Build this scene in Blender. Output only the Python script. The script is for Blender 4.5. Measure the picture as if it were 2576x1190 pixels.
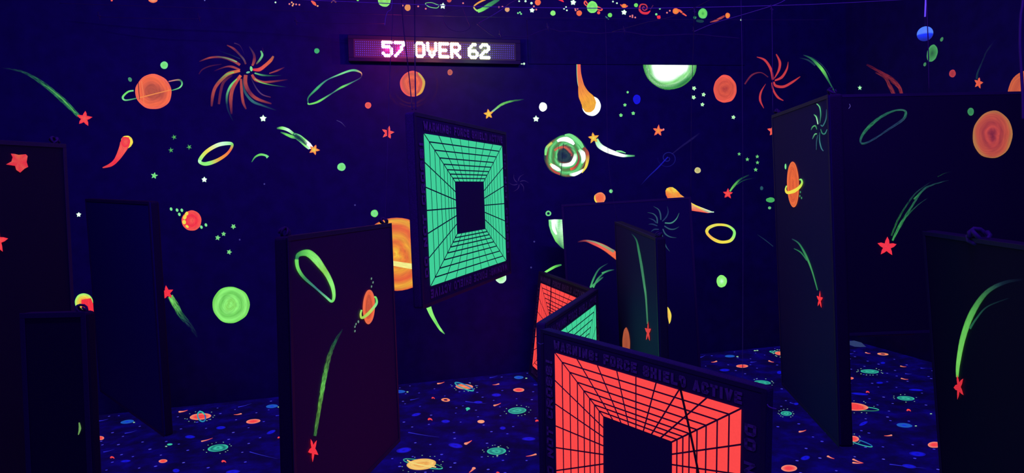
import bpy, math, random
from mathutils import Vector, Matrix
from math import sin, cos, pi, sqrt, atan2, radians, hypot

for o in list(bpy.data.objects):
    bpy.data.objects.remove(o)
SC = bpy.context.scene
COL = SC.collection
rnd = random.Random(7)

# ------------------------------------------------------------------ camera
FPX, CX, CY, EYE = 1750.0, 1288.0, 595.0, 1.6
ROLL, PITCH = math.atan(.038), radians(3.683)
_f = Vector((0, cos(PITCH), -sin(PITCH)))
_r = Vector((1, 0, 0))
_u = _r.cross(_f)
CAMX = _r * cos(ROLL) - _u * sin(ROLL)
CAMY = _r * sin(ROLL) + _u * cos(ROLL)
ORG = Vector((0, 0, EYE))
cam_data = bpy.data.cameras.new('camera')
cam = bpy.data.objects.new('camera', cam_data)
COL.objects.link(cam)
M = Matrix((CAMX, CAMY, -_f)).transposed().to_4x4()
M.translation = ORG
cam.matrix_world = M
cam_data.sensor_width = 36.0
cam_data.lens = FPX / 2576.0 * 36.0
cam_data.clip_start = .02
SC.camera = cam
SC.view_settings.view_transform = 'Standard'
SC.view_settings.look = 'None'
SC.view_settings.exposure = 0.0
SC.view_settings.gamma = 1.0
SC.view_settings.use_curve_mapping = False

# ------------------------------------------------------------------ light
wd = bpy.data.worlds.new('dark_room')
SC.world = wd
wd.use_nodes = True
wd.node_tree.nodes['Background'].inputs[0].default_value = (.05, .006, 1, 1)
wd.node_tree.nodes['Background'].inputs[1].default_value = .55

UV_COL = (.13, .02, 1.0)
def area_light(loc, aim, sx, sy, power, col=UV_COL):
    d = bpy.data.lights.new('blacklight', 'AREA')
    d.shape = 'RECTANGLE'; d.size = sx; d.size_y = sy
    d.energy = power; d.color = col
    o = bpy.data.objects.new('blacklight', d)
    COL.objects.link(o)
    o.location = loc
    o.rotation_euler = (Vector(aim) - Vector(loc)).to_track_quat('-Z', 'Y').to_euler()
    return o
TUBES = [((-1.6, 2.0, 3.72), (-1.0, 5.8, 0.9), 60), ((1.3, 2.3, 3.72), (1.2, 6.3, 1.1), 62), ((.2, .2, 3.72), (.2, 3.2, .2), 20), ((3.0, 2.6, 3.72), (2.6, 6.3, 1.2), 6)]
for loc, aim, p in TUBES:
    area_light(Vector(loc) - Vector((0, 0, .09)), aim, 1.2, .12, p)

# ------------------------------------------------------------------ helpers
def ray(px, py):
    return CAMX * ((px - CX) / FPX) - CAMY * ((py - CY) / FPX) + _f
def at(px, py, D):
    return ORG + ray(px, py) * D
def lin(c, k=1.0):
    return tuple(((x / 255 / 12.92) if x <= 10 else ((x / 255 + .055) / 1.055) ** 2.4) * k for x in c)

class Surf:
    """a flat surface standing in the room"""
    def __init__(s, o, n):
        s.o = Vector(o); s.n = Vector(n).normalized()
        if s.n.dot(ORG - s.o) < 0: s.n = -s.n
    def hit(s, px, py, off=0.0):
        r = ray(px, py)
        o = s.o + s.n * off
        t = (o - ORG).dot(s.n) / r.dot(s.n)
        return ORG + r * t

def obj(name, verts, faces, mat, parent=None, cols=None, uvs=None, fmat=None, smooth=False, origin=None):
    me = bpy.data.meshes.new(name)
    L = origin
    if L is None:
        L = parent['_o'] if parent is not None and '_o' in parent else (0, 0, 0)
    L = Vector(L)
    me.from_pydata([Vector(v) - L for v in verts], [], faces)
    mats = mat if isinstance(mat, (list, tuple)) else [mat]
    for m in mats: me.materials.append(m)
    if cols:
        a = me.color_attributes.new('Col', 'FLOAT_COLOR', 'POINT')
        for i, c in enumerate(cols): a.data[i].color = c
    if uvs:
        ul = me.uv_layers.new(name='UVMap')
        for l in me.loops: ul.data[l.index].uv = uvs[l.vertex_index]
    if fmat:
        for p, k in zip(me.polygons, fmat): p.material_index = k
    if smooth:
        for p in me.polygons: p.use_smooth = True
    me.update()
    o = bpy.data.objects.new(name, me)
    COL.objects.link(o)
    o['_o'] = tuple(L)
    if parent is not None: o.parent = parent
    elif origin is not None: o.location = L
    return o

def empty(name, loc, label, cat, group=None):
    o = bpy.data.objects.new(name, None)
    COL.objects.link(o)
    o.location = loc; o['_o'] = tuple(loc)
    o.empty_display_size = .1
    o['label'] = label; o['category'] = cat
    if group: o['group'] = group
    return o
def tag(o, label, cat, group=None):
    o['label'] = label; o['category'] = cat
    if group: o['group'] = group
    return o

# ------------------------------------------------------------------ materials
def new_mat(name):
    m = bpy.data.materials.new(name); m.use_nodes = True
    nt = m.node_tree; nt.nodes.clear()
    return m, nt, nt.nodes, nt.links
def matte(name, col, rough=.8, bump=.0, scale=60, var=.25, emit=None, estr=0, metal=0, spec=.3):
    m, nt, N, Lk = new_mat(name)
    out = N.new('ShaderNodeOutputMaterial'); b = N.new('ShaderNodeBsdfPrincipled')
    tc = N.new('ShaderNodeTexCoord'); nz = N.new('ShaderNodeTexNoise')
    nz.inputs['Scale'].default_value = scale; nz.inputs['Detail'].default_value = 6
    Lk.new(tc.outputs['Object'], nz.inputs['Vector'])
    rp = N.new('ShaderNodeValToRGB')
    rp.color_ramp.elements[0].position = .3; rp.color_ramp.elements[1].position = .7
    rp.color_ramp.elements[0].color = tuple(c * (1 - var) for c in col) + (1,)
    rp.color_ramp.elements[1].color = tuple(min(1, c * (1 + var)) for c in col) + (1,)
    Lk.new(nz.outputs['Fac'], rp.inputs['Fac']); Lk.new(rp.outputs['Color'], b.inputs['Base Color'])
    b.inputs['Roughness'].default_value = rough
    b.inputs['Metallic'].default_value = metal
    b.inputs['Specular IOR Level'].default_value = spec
    if bump:
        bp = N.new('ShaderNodeBump'); bp.inputs['Strength'].default_value = bump; bp.inputs['Distance'].default_value = .002
        Lk.new(nz.outputs['Fac'], bp.inputs['Height']); Lk.new(bp.outputs['Normal'], b.inputs['Normal'])
    if emit:
        b.inputs['Emission Color'].default_value = tuple(emit) + (1,)
        b.inputs['Emission Strength'].default_value = estr
    Lk.new(b.outputs[0], out.inputs['Surface'])
    return m

def paint_mat(name, streak=9.0, lo=.55, gap=.0, along=1.5, rough_edge=.0):
    """fluorescent paint laid on with a brush: colour and thickness per motif, streaks along the stroke"""
    m, nt, N, Lk = new_mat(name)
    out = N.new('ShaderNodeOutputMaterial')
    at_ = N.new('ShaderNodeAttribute'); at_.attribute_name = 'Col'
    uv = N.new('ShaderNodeUVMap')
    mp = N.new('ShaderNodeMapping'); mp.inputs['Scale'].default_value = (along, streak, 1)
    Lk.new(uv.outputs[0], mp.inputs[0])
    nz = N.new('ShaderNodeTexNoise'); nz.inputs['Scale'].default_value = 1.0; nz.inputs['Detail'].default_value = 5
    nz.inputs['Roughness'].default_value = .6
    Lk.new(mp.outputs[0], nz.inputs['Vector'])
    mr = N.new('ShaderNodeMapRange'); mr.inputs['From Min'].default_value = .32; mr.inputs['From Max'].default_value = .62
    mr.inputs['To Min'].default_value = lo; mr.inputs['To Max'].default_value = 1.0
    Lk.new(nz.outputs['Fac'], mr.inputs['Value'])
    vm = N.new('ShaderNodeVectorMath'); vm.operation = 'SCALE'
    Lk.new(at_.outputs['Color'], vm.inputs[0]); Lk.new(mr.outputs[0], vm.inputs['Scale'])
    b = N.new('ShaderNodeBsdfPrincipled'); b.inputs['Roughness'].default_value = .7
    b.inputs['Specular IOR Level'].default_value = .1
    b.inputs['Base Color'].default_value = (.05, .05, .06, 1)
    Lk.new(vm.outputs[0], b.inputs['Emission Color']); b.inputs['Emission Strength'].default_value = 1.0
    tr = N.new('ShaderNodeBsdfTransparent'); mx = N.new('ShaderNodeMixShader')
    # coverage
    sub = N.new('ShaderNodeMath'); sub.operation = 'MULTIPLY_ADD'
    mr2 = N.new('ShaderNodeMapRange'); mr2.inputs['From Min'].default_value = .35; mr2.inputs['From Max'].default_value = .6
    mr2.inputs['To Min'].default_value = -gap; mr2.inputs['To Max'].default_value = .25
    nz2 = N.new('ShaderNodeTexNoise'); nz2.inputs['Scale'].default_value = 1.0; nz2.inputs['Detail'].default_value = 4
    mp2 = N.new('ShaderNodeMapping'); mp2.inputs['Scale'].default_value = (along * 2.2, streak * 1.6, 1); mp2.inputs['Location'].default_value = (3, 7, 0)
    Lk.new(uv.outputs[0], mp2.inputs[0]); Lk.new(mp2.outputs[0], nz2.inputs['Vector']); Lk.new(nz2.outputs['Fac'], mr2.inputs['Value'])
    ad = N.new('ShaderNodeMath'); ad.operation = 'ADD'; ad.use_clamp = True
    Lk.new(at_.outputs['Alpha'], ad.inputs[0]); Lk.new(mr2.outputs[0], ad.inputs[1])
    mu = N.new('ShaderNodeMath'); mu.operation = 'MULTIPLY'; mu.use_clamp = True
    st = N.new('ShaderNodeMath'); st.operation = 'MULTIPLY'; st.use_clamp = True; st.inputs[1].default_value = 2.5
    Lk.new(at_.outputs['Alpha'], st.inputs[0])
    Lk.new(ad.outputs[0], mu.inputs[0]); Lk.new(st.outputs[0], mu.inputs[1])
    Lk.new(mu.outputs[0], mx.inputs['Fac']); Lk.new(tr.outputs[0], mx.inputs[1]); Lk.new(b.outputs[0], mx.inputs[2])
    Lk.new(mx.outputs[0], out.inputs['Surface'])
    m.cycles.emission_sampling = 'NONE'
    nt.nodes.remove(sub)
    return m

M_PAINT = paint_mat('fluorescent_paint_solid', 11, .72, .0)
M_STREAK = paint_mat('fluorescent_paint_streaky', 7, .30, .75, 1.0)
M_ROUGH = paint_mat('fluorescent_paint_dabbed', 22, .45, .35, 9.0)
M_WALL = matte('black_wall_paint', (.018, .012, .085), .75, .15, 9, .18)
M_HEADER = matte('black_header_paint', (.017, .011, .080), .8, .1, 14, .15)
M_CEIL = matte('black_ceiling_paint', (.025, .022, .035), .9, .1, 9, .2)
M_CORD = matte('pale_string', (.20, .18, .26), .8, .2, 300, .3)
M_CABLE = matte('grey_cable', (.06, .055, .085), .6, 0, 60, .1)
M_HOUSE = matte('sign_housing', (.018, .014, .022), .45, .05, 60, .1)
M_FACEPL = matte('sign_face', (.10, .08, .09), .6, .05, 200, .1)
M_TUBE = matte('blacklight_tube', (.05, .02, .1), .3, 0, 10, .05, emit=(.16, .02, 1.0), estr=1.5)
M_FIX = matte('fixture_metal', (.08, .08, .09), .5, 0, 30, .1)
M_STRAP = matte('dark_strap', (.05, .04, .06), .8, .3, 200, .2)

def fabric(name, col, print_mat=False):
    return matte(name, col, .78, .35, 420, .22)

def flat_emit(name, col, k=1.0, sample='NONE', base=(.05, .05, .05), var=.06, scale=120):
    m, nt, N, Lk = new_mat(name)
    out = N.new('ShaderNodeOutputMaterial'); b = N.new('ShaderNodeBsdfPrincipled')
    b.inputs['Base Color'].default_value = tuple(base) + (1,); b.inputs['Roughness'].default_value = .6
    b.inputs['Specular IOR Level'].default_value = .2
    tc = N.new('ShaderNodeTexCoord'); nz = N.new('ShaderNodeTexNoise'); nz.inputs['Scale'].default_value = scale
    nz.inputs['Detail'].default_value = 5
    Lk.new(tc.outputs['Object'], nz.inputs['Vector'])
    mr = N.new('ShaderNodeMapRange'); mr.inputs['From Min'].default_value = .3; mr.inputs['From Max'].default_value = .7
    mr.inputs['To Min'].default_value = 1 - var; mr.inputs['To Max'].default_value = 1 + var
    Lk.new(nz.outputs['Fac'], mr.inputs['Value'])
    mu = N.new('ShaderNodeMath'); mu.operation = 'MULTIPLY'; mu.inputs[1].default_value = k
    Lk.new(mr.outputs[0], mu.inputs[0])
    b.inputs['Emission Color'].default_value = tuple(col) + (1,)
    Lk.new(mu.outputs[0], b.inputs['Emission Strength'])
    Lk.new(b.outputs[0], out.inputs['Surface'])
    m.cycles.emission_sampling = sample
    return m

# ------------------------------------------------------------------ paint strokes and blobs
GRN = lin((120, 235, 95)); LGR = lin((150, 255, 120)); PALE = lin((205, 255, 215), 1.15); WHITE = lin((240, 255, 245), 1.7)
MINT = lin((130, 240, 150)); DGR = lin((45, 130, 80)); TEAL = lin((60, 130, 130)); DTEAL = lin((35, 70, 85))
ORA = lin((255, 112, 50)); DORA = lin((200, 80, 35)); RED = lin((255, 52, 55)); CORAL = lin((255, 95, 70)); YEL = lin((255, 235, 70)); AMB = lin((255, 165, 30))
PEACH = lin((255, 170, 120)); MAR = lin((130, 35, 50)); BLU = lin((20, 25, 190)); DBLU = lin((25, 25, 120)); PINK = lin((240, 130, 130)); DRED = lin((185, 55, 50))
BLACK = (.0008, .0004, .004)
def mixc(a, b, t): return tuple(a[i] * (1 - t) + b[i] * t for i in range(3))

class P:
    """a painted shape, outlined with photograph pixels and laid onto a surface"""
    def __init__(s): s.v = []; s.f = []; s.c = []; s.uv = []; s.z = []; s.n = 0
    def add(s, pts, faces, cols, uvs):
        k = len(s.v); s.z += [s.n] * len(pts); s.n += 1; s.v += pts; s.f += [tuple(i + k for i in f) for f in faces]; s.c += cols; s.uv += uvs; return s
    def disc(s, cx, cy, rx, ry=None, rot=0, cols=(ORA,), alpha=1.0, jag=.02, seg=44, seed=0, hole=0.0, sq=1.0, edge=1.0):
        ry = rx if ry is None else ry
        if max(rx, ry) < 5: seg = 12
        elif max(rx, ry) < 14: seg = 24
        R = random.Random(seed * 31 + int(cx * 7 + cy * 13))
        ph = [R.random() * 6.28 for _ in range(4)]
        n = 2 if max(rx, ry) < 6 else (5 if max(rx, ry) < 25 else 14)
        a = radians(rot); pts = []; cc = []; uv = []
        off = R.random() * 20
        for j in range(n + 1):
            q = hole + (1 - hole) * j / n
            for i in range(seg):
                t = 2 * pi * i / seg
                w = 1 + jag * (sin(3 * t + ph[0]) + .6 * sin(5 * t + ph[1]) + .5 * sin(9 * t + ph[2]) * q)
                x = rx * q * w * cos(t); y = ry * q * w * sin(t)
                pts.append((cx + x * cos(a) - y * sin(a), cy + x * sin(a) + y * cos(a)))
                if len(cols) == 1: c = cols[0]
                else:
                    wob = (.05 * sin(2 * t + ph[3]) + .035 * sin(3 * t + ph[1] * 2) + .012 * sin(7 * t + ph[0])) if (len(cols) > 3 and 0 < j < n) else 0
                    z = min(1, max(0, j / n + wob)) * (len(cols) - 1); k = min(int(z), len(cols) - 2); c = mixc(cols[k], cols[k + 1], z - k)
                al = alpha * (edge if j == n else 1)
                cc.append(tuple(c) + (al,))
                uv.append((off + abs(sin(t / 2)) * 1.6 * sq, off + q * 1.0 + .12 * cos(t)))
        fs = [(j * seg + i, j * seg + (i + 1) % seg, (j + 1) * seg + (i + 1) % seg, (j + 1) * seg + i) for j in range(n) for i in range(seg)]
        return s.add(pts, fs, cc, uv)
    def stroke(s, pts, w, cols=(GRN,), alpha=(1.0,), closed=False, res=None, edge=.0, uvk=30.0, across=6):
        """pts: centre line, w / cols / alpha: values spread along it"""
        if isinstance(w, (int, float)): w = (w,)
        if isinstance(alpha, (int, float)): alpha = (alpha,)
        n = len(pts); res = res or 6
        def cr(p0, p1, p2, p3, t):
            return tuple(.5 * (2 * p1[i] + (p2[i] - p0[i]) * t + (2 * p0[i] - 5 * p1[i] + 4 * p2[i] - p3[i]) * t * t + (3 * p1[i] - p0[i] - 3 * p2[i] + p3[i]) * t ** 3) for i in (0, 1))
        line = []
        m = n if closed else n - 1
        for k in range(m):
            g = (lambda i: pts[i % n]) if closed else (lambda i: pts[max(0, min(n - 1, i))])
            for r in range(res): line.append(cr(g(k - 1), g(k), g(k + 1), g(k + 2), r / res))
        if not closed: line.append(pts[-1])
        L = len(line)
        def val(arr, t):
            if len(arr) == 1: return arr[0]
            z = t * (len(arr) - 1); k = min(int(z), len(arr) - 2)
            a, b = arr[k], arr[k + 1]
            return mixc(a, b, z - k) if isinstance(a, tuple) else a * (1 - (z - k)) + b * (z - k)
        V = []; C = []; U = []; d = 0
        off = (pts[0][0] * .37 + pts[0][1] * .61) % 23
        for i, p in enumerate(line):
            a = line[(i - 1) % L] if (closed or i) else p
            b = line[(i + 1) % L] if (closed or i < L - 1) else p
            tx, ty = b[0] - a[0], b[1] - a[1]; h = hypot(tx, ty) or 1
            nx, ny = -ty / h, tx / h
            t = i / (L if closed else L - 1)
            if i: d += hypot(p[0] - line[i - 1][0], p[1] - line[i - 1][1])
            ww = max(.35, val(w, t)) / 2; c = val(cols, t); al = val(alpha, t)
            for q in range(across + 1):
                e = (q / across) * 2 - 1
                V.append((p[0] + nx * ww * e, p[1] + ny * ww * e))
                ae = al * (edge if q in (0, across) else 1.0)
                C.append(tuple(c) + (ae,)); U.append((off + d / uvk, off + (e * .5 + .5) * .9))
        A = across + 1
        F = [(i * A + q, ((i + 1) % L) * A + q, ((i + 1) % L) * A + q + 1, i * A + q + 1) for i in range(L if closed else L - 1) for q in range(across)]
        return s.add(V, F, C, U)
    def star(s, cx, cy, r, rot=0, col=RED, col2=None, inner=.45, pts=5, fat=1.0, rx=1.0, ry=1.0, alpha=1.0):
        col2 = col2 or col
        R = random.Random(int(cx * 3 + cy * 5)); V = [(cx, cy)]; n = pts * 4
        U = [(cx / 9, cy / 9)]; C = [tuple(col2) + (alpha,)]
        for i in range(n):
            t = radians(rot) - pi / 2 + 2 * pi * i / n
            k = i % 4
            q = (1.0, .62 + .05 * fat, inner, .62 + .05 * fat)[k] if k != 2 else inner
            if k in (1, 3): q = (.5 * (1 + inner)) * .93; 
            q *= 1 + R.uniform(-.07, .07)
            dt = (0, -.10, 0, .10)[k] * (1 - fat * .6)
            V.append((cx + r * q * cos(t + dt) * rx, cy + r * q * sin(t + dt) * ry)); C.append(tuple(col) + (alpha,))
            U.append((V[-1][0] / 9, V[-1][1] / 9))
        return s.add(V, [(0, 1 + i, 1 + (i + 1) % n) for i in range(n)], C, U)
    def poly(s, pts, cols, alpha=1.0):
        n = len(pts); mx = sum(p[0] for p in pts) / n; my = sum(p[1] for p in pts) / n
        cols = cols if isinstance(cols, list) else [cols] * n
        cm = tuple(sum(c[i] for c in cols) / n for i in range(3))
        V = [(mx, my)] + list(pts); U = [(p[0] / 14, p[1] / 14) for p in V]
        return s.add(V, [(0, 1 + i, 1 + (i + 1) % n) for i in range(n)], [tuple(cm) + (alpha,)] + [tuple(c) + (alpha,) for c in cols], U)
    def lay(s, name, surf, parent, off=.002, mat=None, label=None):
        V = [surf.hit(x, y, off + min(.0012, z * .00012)) for (x, y), z in zip(s.v, s.z)]
        o = obj(name, V, s.f, mat or M_PAINT, parent, s.c, s.uv)
        if label: o['label'] = label
        return o
def crop(x0, y0, k):
    return lambda *q: [(x0 + x / k, y0 + y / k) for x, y in q]

# ------------------------------------------------------------------ solids
def box_pts(o, a, b, c):
    """corner o and three edge vectors"""
    return [o, o + a, o + a + b, o + b, o + c, o + a + c, o + a + b + c, o + b + c], \
           [(0, 3, 2, 1), (4, 5, 6, 7), (0, 1, 5, 4), (1, 2, 6, 5), (2, 3, 7, 6), (3, 0, 4, 7)]
def tube(pts, r, seg=6):
    V = []; F = []
    n = len(pts)
    for i, p in enumerate(pts):
        t = (Vector(pts[min(n - 1, i + 1)]) - Vector(pts[max(0, i - 1)])).normalized()
        a = t.orthogonal().normalized() if i == 0 else (a - t * a.dot(t)).normalized()
        b = t.cross(a)
        for k in range(seg):
            q = 2 * pi * k / seg
            V.append(Vector(p) + (a * cos(q) + b * sin(q)) * r)
    for i in range(n - 1):
        for k in range(seg):
            F.append((i * seg + k, i * seg + (k + 1) % seg, (i + 1) * seg + (k + 1) % seg, (i + 1) * seg + k))
    F.append(tuple(range(seg - 1, -1, -1))); F.append(tuple((n - 1) * seg + k for k in range(seg)))
    return V, F
def merge(*vf):
    V = []; F = []
    for v, f in vf:
        k = len(V); V += list(v); F += [tuple(i + k for i in q) for q in f]
    return V, F
def bevel(o, w=.004, seg=2):
    m = o.modifiers.new('soft_edge', 'BEVEL'); m.width = w; m.segments = seg; m.limit_method = 'ANGLE'; m.angle_limit = radians(40)
    return o
def smooth_pts(pts, res=8):
    out = []; n = len(pts); P_ = [Vector(p) for p in pts]
    for k in range(n - 1):
        p0, p1, p2, p3 = P_[max(0, k - 1)], P_[k], P_[k + 1], P_[min(n - 1, k + 2)]
        for r in range(res):
            t = r / res
            out.append(.5 * (2 * p1 + (p2 - p0) * t + (2 * p0 - 5 * p1 + 4 * p2 - p3) * t * t + (3 * p1 - p0 - 3 * p2 + p3) * t ** 3))
    out.append(P_[-1]); return out

# ------------------------------------------------------------------ room
# the room stands turned about 14 degrees from the view
WD = Vector((.9716, .2366, 0)).normalized()       # along the back wall, to the right
WN = Vector((WD.y, -WD.x, 0))                     # out of the back wall, into the room
BACK0 = Vector((0, 6.07, 0))
BACK = Surf(BACK0, WN)
CORNER = BACK0 + WD * 3.42
RIGHT = Surf(CORNER, WD)
LEFTP = BACK0 - WD * 4.9
CEIL_Z = 3.85
def slab(name, o, a, b, c, mat, kind='structure', parent=None):
    v, f = box_pts(Vector(o), Vector(a), Vector(b), Vector(c))
    ob = obj(name, v, f, mat, parent)
    if kind: ob['kind'] = kind
    return ob
Z = Vector((0, 0, 1))
wall_back = slab('wall_back', LEFTP - WD * .1, WD * (3.42 + 4.9 + .2), -WN * .1, Z * CEIL_Z, M_WALL)
wall_right = slab('wall_right', CORNER, WN * 7.6, WD * .1, Z * CEIL_Z, M_WALL)
wall_left = slab('wall_left', LEFTP, WN * 7.6, -WD * .1, Z * CEIL_Z, M_WALL)
ceiling = slab('ceiling', LEFTP + Z * CEIL_Z - WD * .1, WD * 8.52, WN * 7.6, Z * .08, M_CEIL)
# black header board along the top of the right half of the back wall
hp = BACK.hit(1330, 160.5, .012)
h0 = BACK0 + WD * (hp - BACK0).dot(WD)
header = slab('trim_1', Vector((h0.x, h0.y, hp.z)), WD * ((BACK.hit(1872, 160) - h0).dot(WD)), WN * .012, Z * (BACK.hit(1685, 58).z - hp.z), M_HEADER)
HEADF = Surf(Vector((h0.x, h0.y, 0)) + WN * .012, WN)
bevel(header, .002)

# carpet ------------------------------------------------------------
def carpet_mats():
    m, nt, N, Lk = new_mat('space_carpet_pile')
    out = N.new('ShaderNodeOutputMaterial'); b = N.new('ShaderNodeBsdfPrincipled')
    tc = N.new('ShaderNodeTexCoord'); nz = N.new('ShaderNodeTexNoise'); nz.inputs['Scale'].default_value = 5.5; nz.inputs['Detail'].default_value = 7
    nz.inputs['Roughness'].default_value = .7
    Lk.new(tc.outputs['Object'], nz.inputs['Vector'])
    rp = N.new('ShaderNodeValToRGB')
    rp.color_ramp.elements[0].position = .38; rp.color_ramp.elements[0].color = (.0012, .0006, .016, 1)
    rp.color_ramp.elements[1].position = .64; rp.color_ramp.elements[1].color = (.0018, .0007, .105, 1)
    e = rp.color_ramp.elements.new(.51); e.color = (.0014, .0004, .045, 1)
    Lk.new(nz.outputs['Fac'], rp.inputs['Fac'])
    Lk.new(rp.outputs['Color'], b.inputs['Emission Color']); b.inputs['Emission Strength'].default_value = 1.3
    b.inputs['Base Color'].default_value = (.02, .02, .05, 1); b.inputs['Roughness'].default_value = 1
    b.inputs['Specular IOR Level'].default_value = .02
    n2 = N.new('ShaderNodeTexNoise'); n2.inputs['Scale'].default_value = 700
    Lk.new(tc.outputs['Object'], n2.inputs['Vector'])
    bp = N.new('ShaderNodeBump'); bp.inputs['Strength'].default_value = .4; bp.inputs['Distance'].default_value = .003
    Lk.new(n2.outputs['Fac'], bp.inputs['Height']); Lk.new(bp.outputs['Normal'], b.inputs['Normal'])
    Lk.new(b.outputs[0], out.inputs['Surface'])
    m.cycles.emission_sampling = 'NONE'
    return m
FLOOR = Surf((0, 0, 0), (0, 0, 1))
RDP = lin((255, 70, 68)); RIM = lin((255, 150, 120)); CBL = lin((25, 90, 190)); CB2 = lin((14, 20, 235)); CB3 = lin((14, 14, 150)); CTL = lin((60, 205, 170)); CTD = lin((15, 100, 110)); DOT = lin((85, 80, 225)); PDOT = lin((160, 220, 170))
CP = P()
CDK = P()
spots = []
def keep(x, y, r): spots.append((x, y, r))
def planet(x, y, rx, ry, rot=0, c=(RDP, RDP, RIM), hal=False):
    keep(x, y, rx); CP.disc(x, y, rx, ry, rot, c, jag=.01)
    if hal:
        for k in range(16):
            t = 2 * pi * k / 16 + rnd.uniform(-.15, .15); q = rnd.uniform(1.25, 1.5)
            if rnd.random() < .25: continue
            X_, Y_ = rx * q * cos(t), (ry * q + 2.5) * sin(t); a = radians(rot)
            CP.disc(x + X_ * cos(a) - Y_ * sin(a), y + X_ * sin(a) + Y_ * cos(a), 1.7, .7, 0, (mixc(PDOT, CB3, rnd.random() * .6),), jag=0)
def comet(x0, y0, x1, y1, w=4, c=(RIM, RDP)):
    keep((x0 + x1) / 2, (y0 + y1) / 2, abs(x1 - x0) / 2 + 3)
    CP.stroke([(x0, y0), ((x0 + x1) / 2, (y0 + y1) / 2 + .8), (x1, y1)], (w, w * .6, w * .2), c, (1,), res=4, across=2, edge=1)
    CP.disc(x0, y0, w * .8, w * .5, 0, (c[0],), jag=0)
def cres(x, y, r=5, c=RDP):
    keep(x, y, r); CP.stroke([(x - r * .6, y + r * .1), (x - r * .2, y - r * .35), (x + r * .6, y - r * .2), (x + r, y + r * .3)], (r * .5, r * .75, r * .5, 1), (c,), (1,), res=4, across=2, edge=1)
def ring_(x, y, rx, ry, rot, w=2.0, c=(CTL,), part=None):
    a = radians(rot); pts = []
    for k in range(20):
        t = 2 * pi * k / 20
        pts.append((x + rx * cos(t) * cos(a) - ry * sin(t) * sin(a), y + rx * cos(t) * sin(a) + ry * sin(t) * cos(a)))
    CP.stroke(pts, w, c, (1,), closed=True, res=3, across=2, edge=1)
BC = (CB3, CB2, CB3); BT = (CB2, CBL, CBL)
TP = (CTD, CTL, CTD, CTL)
for a in [(252, 1102, 10, 5), (410, 1160, 11, 4.5, -5), (637, 1060, 18, 5.5, -6), (1305, 981, 14, 5), (1867, 921, 15, 4), (1985, 1178, 20, 8.5), (2138.6, 951.6, 9, 3), (2118, 898, 14, 3.4), (2351, 1119, 17, 7.5), (1210, 1060.6, 9, 4.2, 0, (PEACH, PEACH, RIM))]: planet(*a)
for a in [(320, 1061, 17, 4.5, -8), (684, 1022, 15, 4.5, -5), (1003, 985, 17, 4), (1305, 949.5, 12, 4), (1836, 896, 12.5, 3), (2275, 1070, 20, 5.5, 5)]: planet(*a[:4], a[4] if len(a) > 4 else 0, BT)
for a in [(316, 1160, 13, 3.2, -5), (478, 1099, 13, 4), (555.6, 1076, 12, 4, -5), (682, 1087, 12, 4, -20), (722, 1177, 12, 5.5), (586, 1187, 18, 5, -5), (1047, 1043, 12, 3.6, -12), (1121, 1060, 11, 4), (1146, 1121, 18, 6, 8), (1016, 1132.6, 19, 6.5, -8), (1248.7, 993.7, 12, 4), (1264.6, 1077, 7.5, 4), (1330, 1104, 17, 4.5), (1203, 1012, 11, 3.4), (1823, 931, 13, 3.4), (1961, 937, 7, 4), (2003, 1016, 6, 3), (2026, 1152, 12, 5.5, -10), (2213, 963, 9, 2.5), (2163, 991, 22, 2.8, 5), (2304, 981, 18, 2.6, 3), (2172, 1065.5, 12, 4, -25), (2308, 1142, 21, 6, 5), (2287, 1173, 18, 5, 8), (2221, 913, 6, 2.5), (443, 1184, 9, 5)]: planet(a[0], a[1], a[2], a[3], a[4] if len(a) > 4 else 0, BC)
for a in [(548.5, 1127, 26, 8.6, -8), (1301, 1033, 23, 8, -3), (1249, 1135, 24, 9, -2), (1918, 962, 21, 5, 5), (1978, 1040, 14, 6, 3), (2188, 934.5, 23, 5, 3), (2278.5, 1002, 22, 5.5, 4)]: planet(*a, TP, True)
planet(427, 1118, 7, 2.4, -5, (CTL,)); planet(1177, 1028, 5.5, 3.2, 0, (CTL,)); CP.disc(1175, 1032, 2, 1.4, 0, (CTL,))
# ringed ones
planet(504, 1048, 27, 8, -5, (RDP, RDP, RIM), True); ring_(507, 1048, 9, 13, -25, 3.4, (CBL, CTL))
planet(1168, 972.6, 22, 6.5, 2, (PEACH, ORA, RIM), True); ring_(1168, 972.6, 25, 5, 22, 2.8, (CTL, CBL))
ring_(1064, 1167, 50, 7.5, 12, 2.4, (CTL, DGR)); planet(1060, 1168, 37, 14, -5, (lin((255, 200, 80)), lin((245, 170, 70)), lin((255, 215, 110)), lin((255, 190, 90))), True); CP.stroke([(1024, 1158), (1050, 1168), (1097, 1175)], (3, 4, 3), (lin((255, 225, 120)),), (1,), across=2, edge=1)
ring_(2150, 1026, 61, 5.5, 5, 1.8, (DGR, CTL)); planet(2146, 1023, 38, 9.8, 4, (RDP, RDP, RDP, RIM), True)
ring_(2160, 1112, 36, 5, 18, 2.2, (CTL, CBL)); planet(2148, 1104, 13, 7.5, 5, (RDP, RDP, RIM), True)
ring_(1956, 887, 20, 2.4, 8, 1.5, (CTL,)); planet(1962, 889, 13, 4.6, 5, (PEACH, RDP, RIM), True)
for x, y, rx, ry in [(1121, 1006, 11, 4.4), (2221, 890.7, 14, 3)]:
    keep(x, y, rx); CP.disc(x, y, rx, ry, 4, (CORAL, PEACH), hole=.42, jag=.0)
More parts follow.
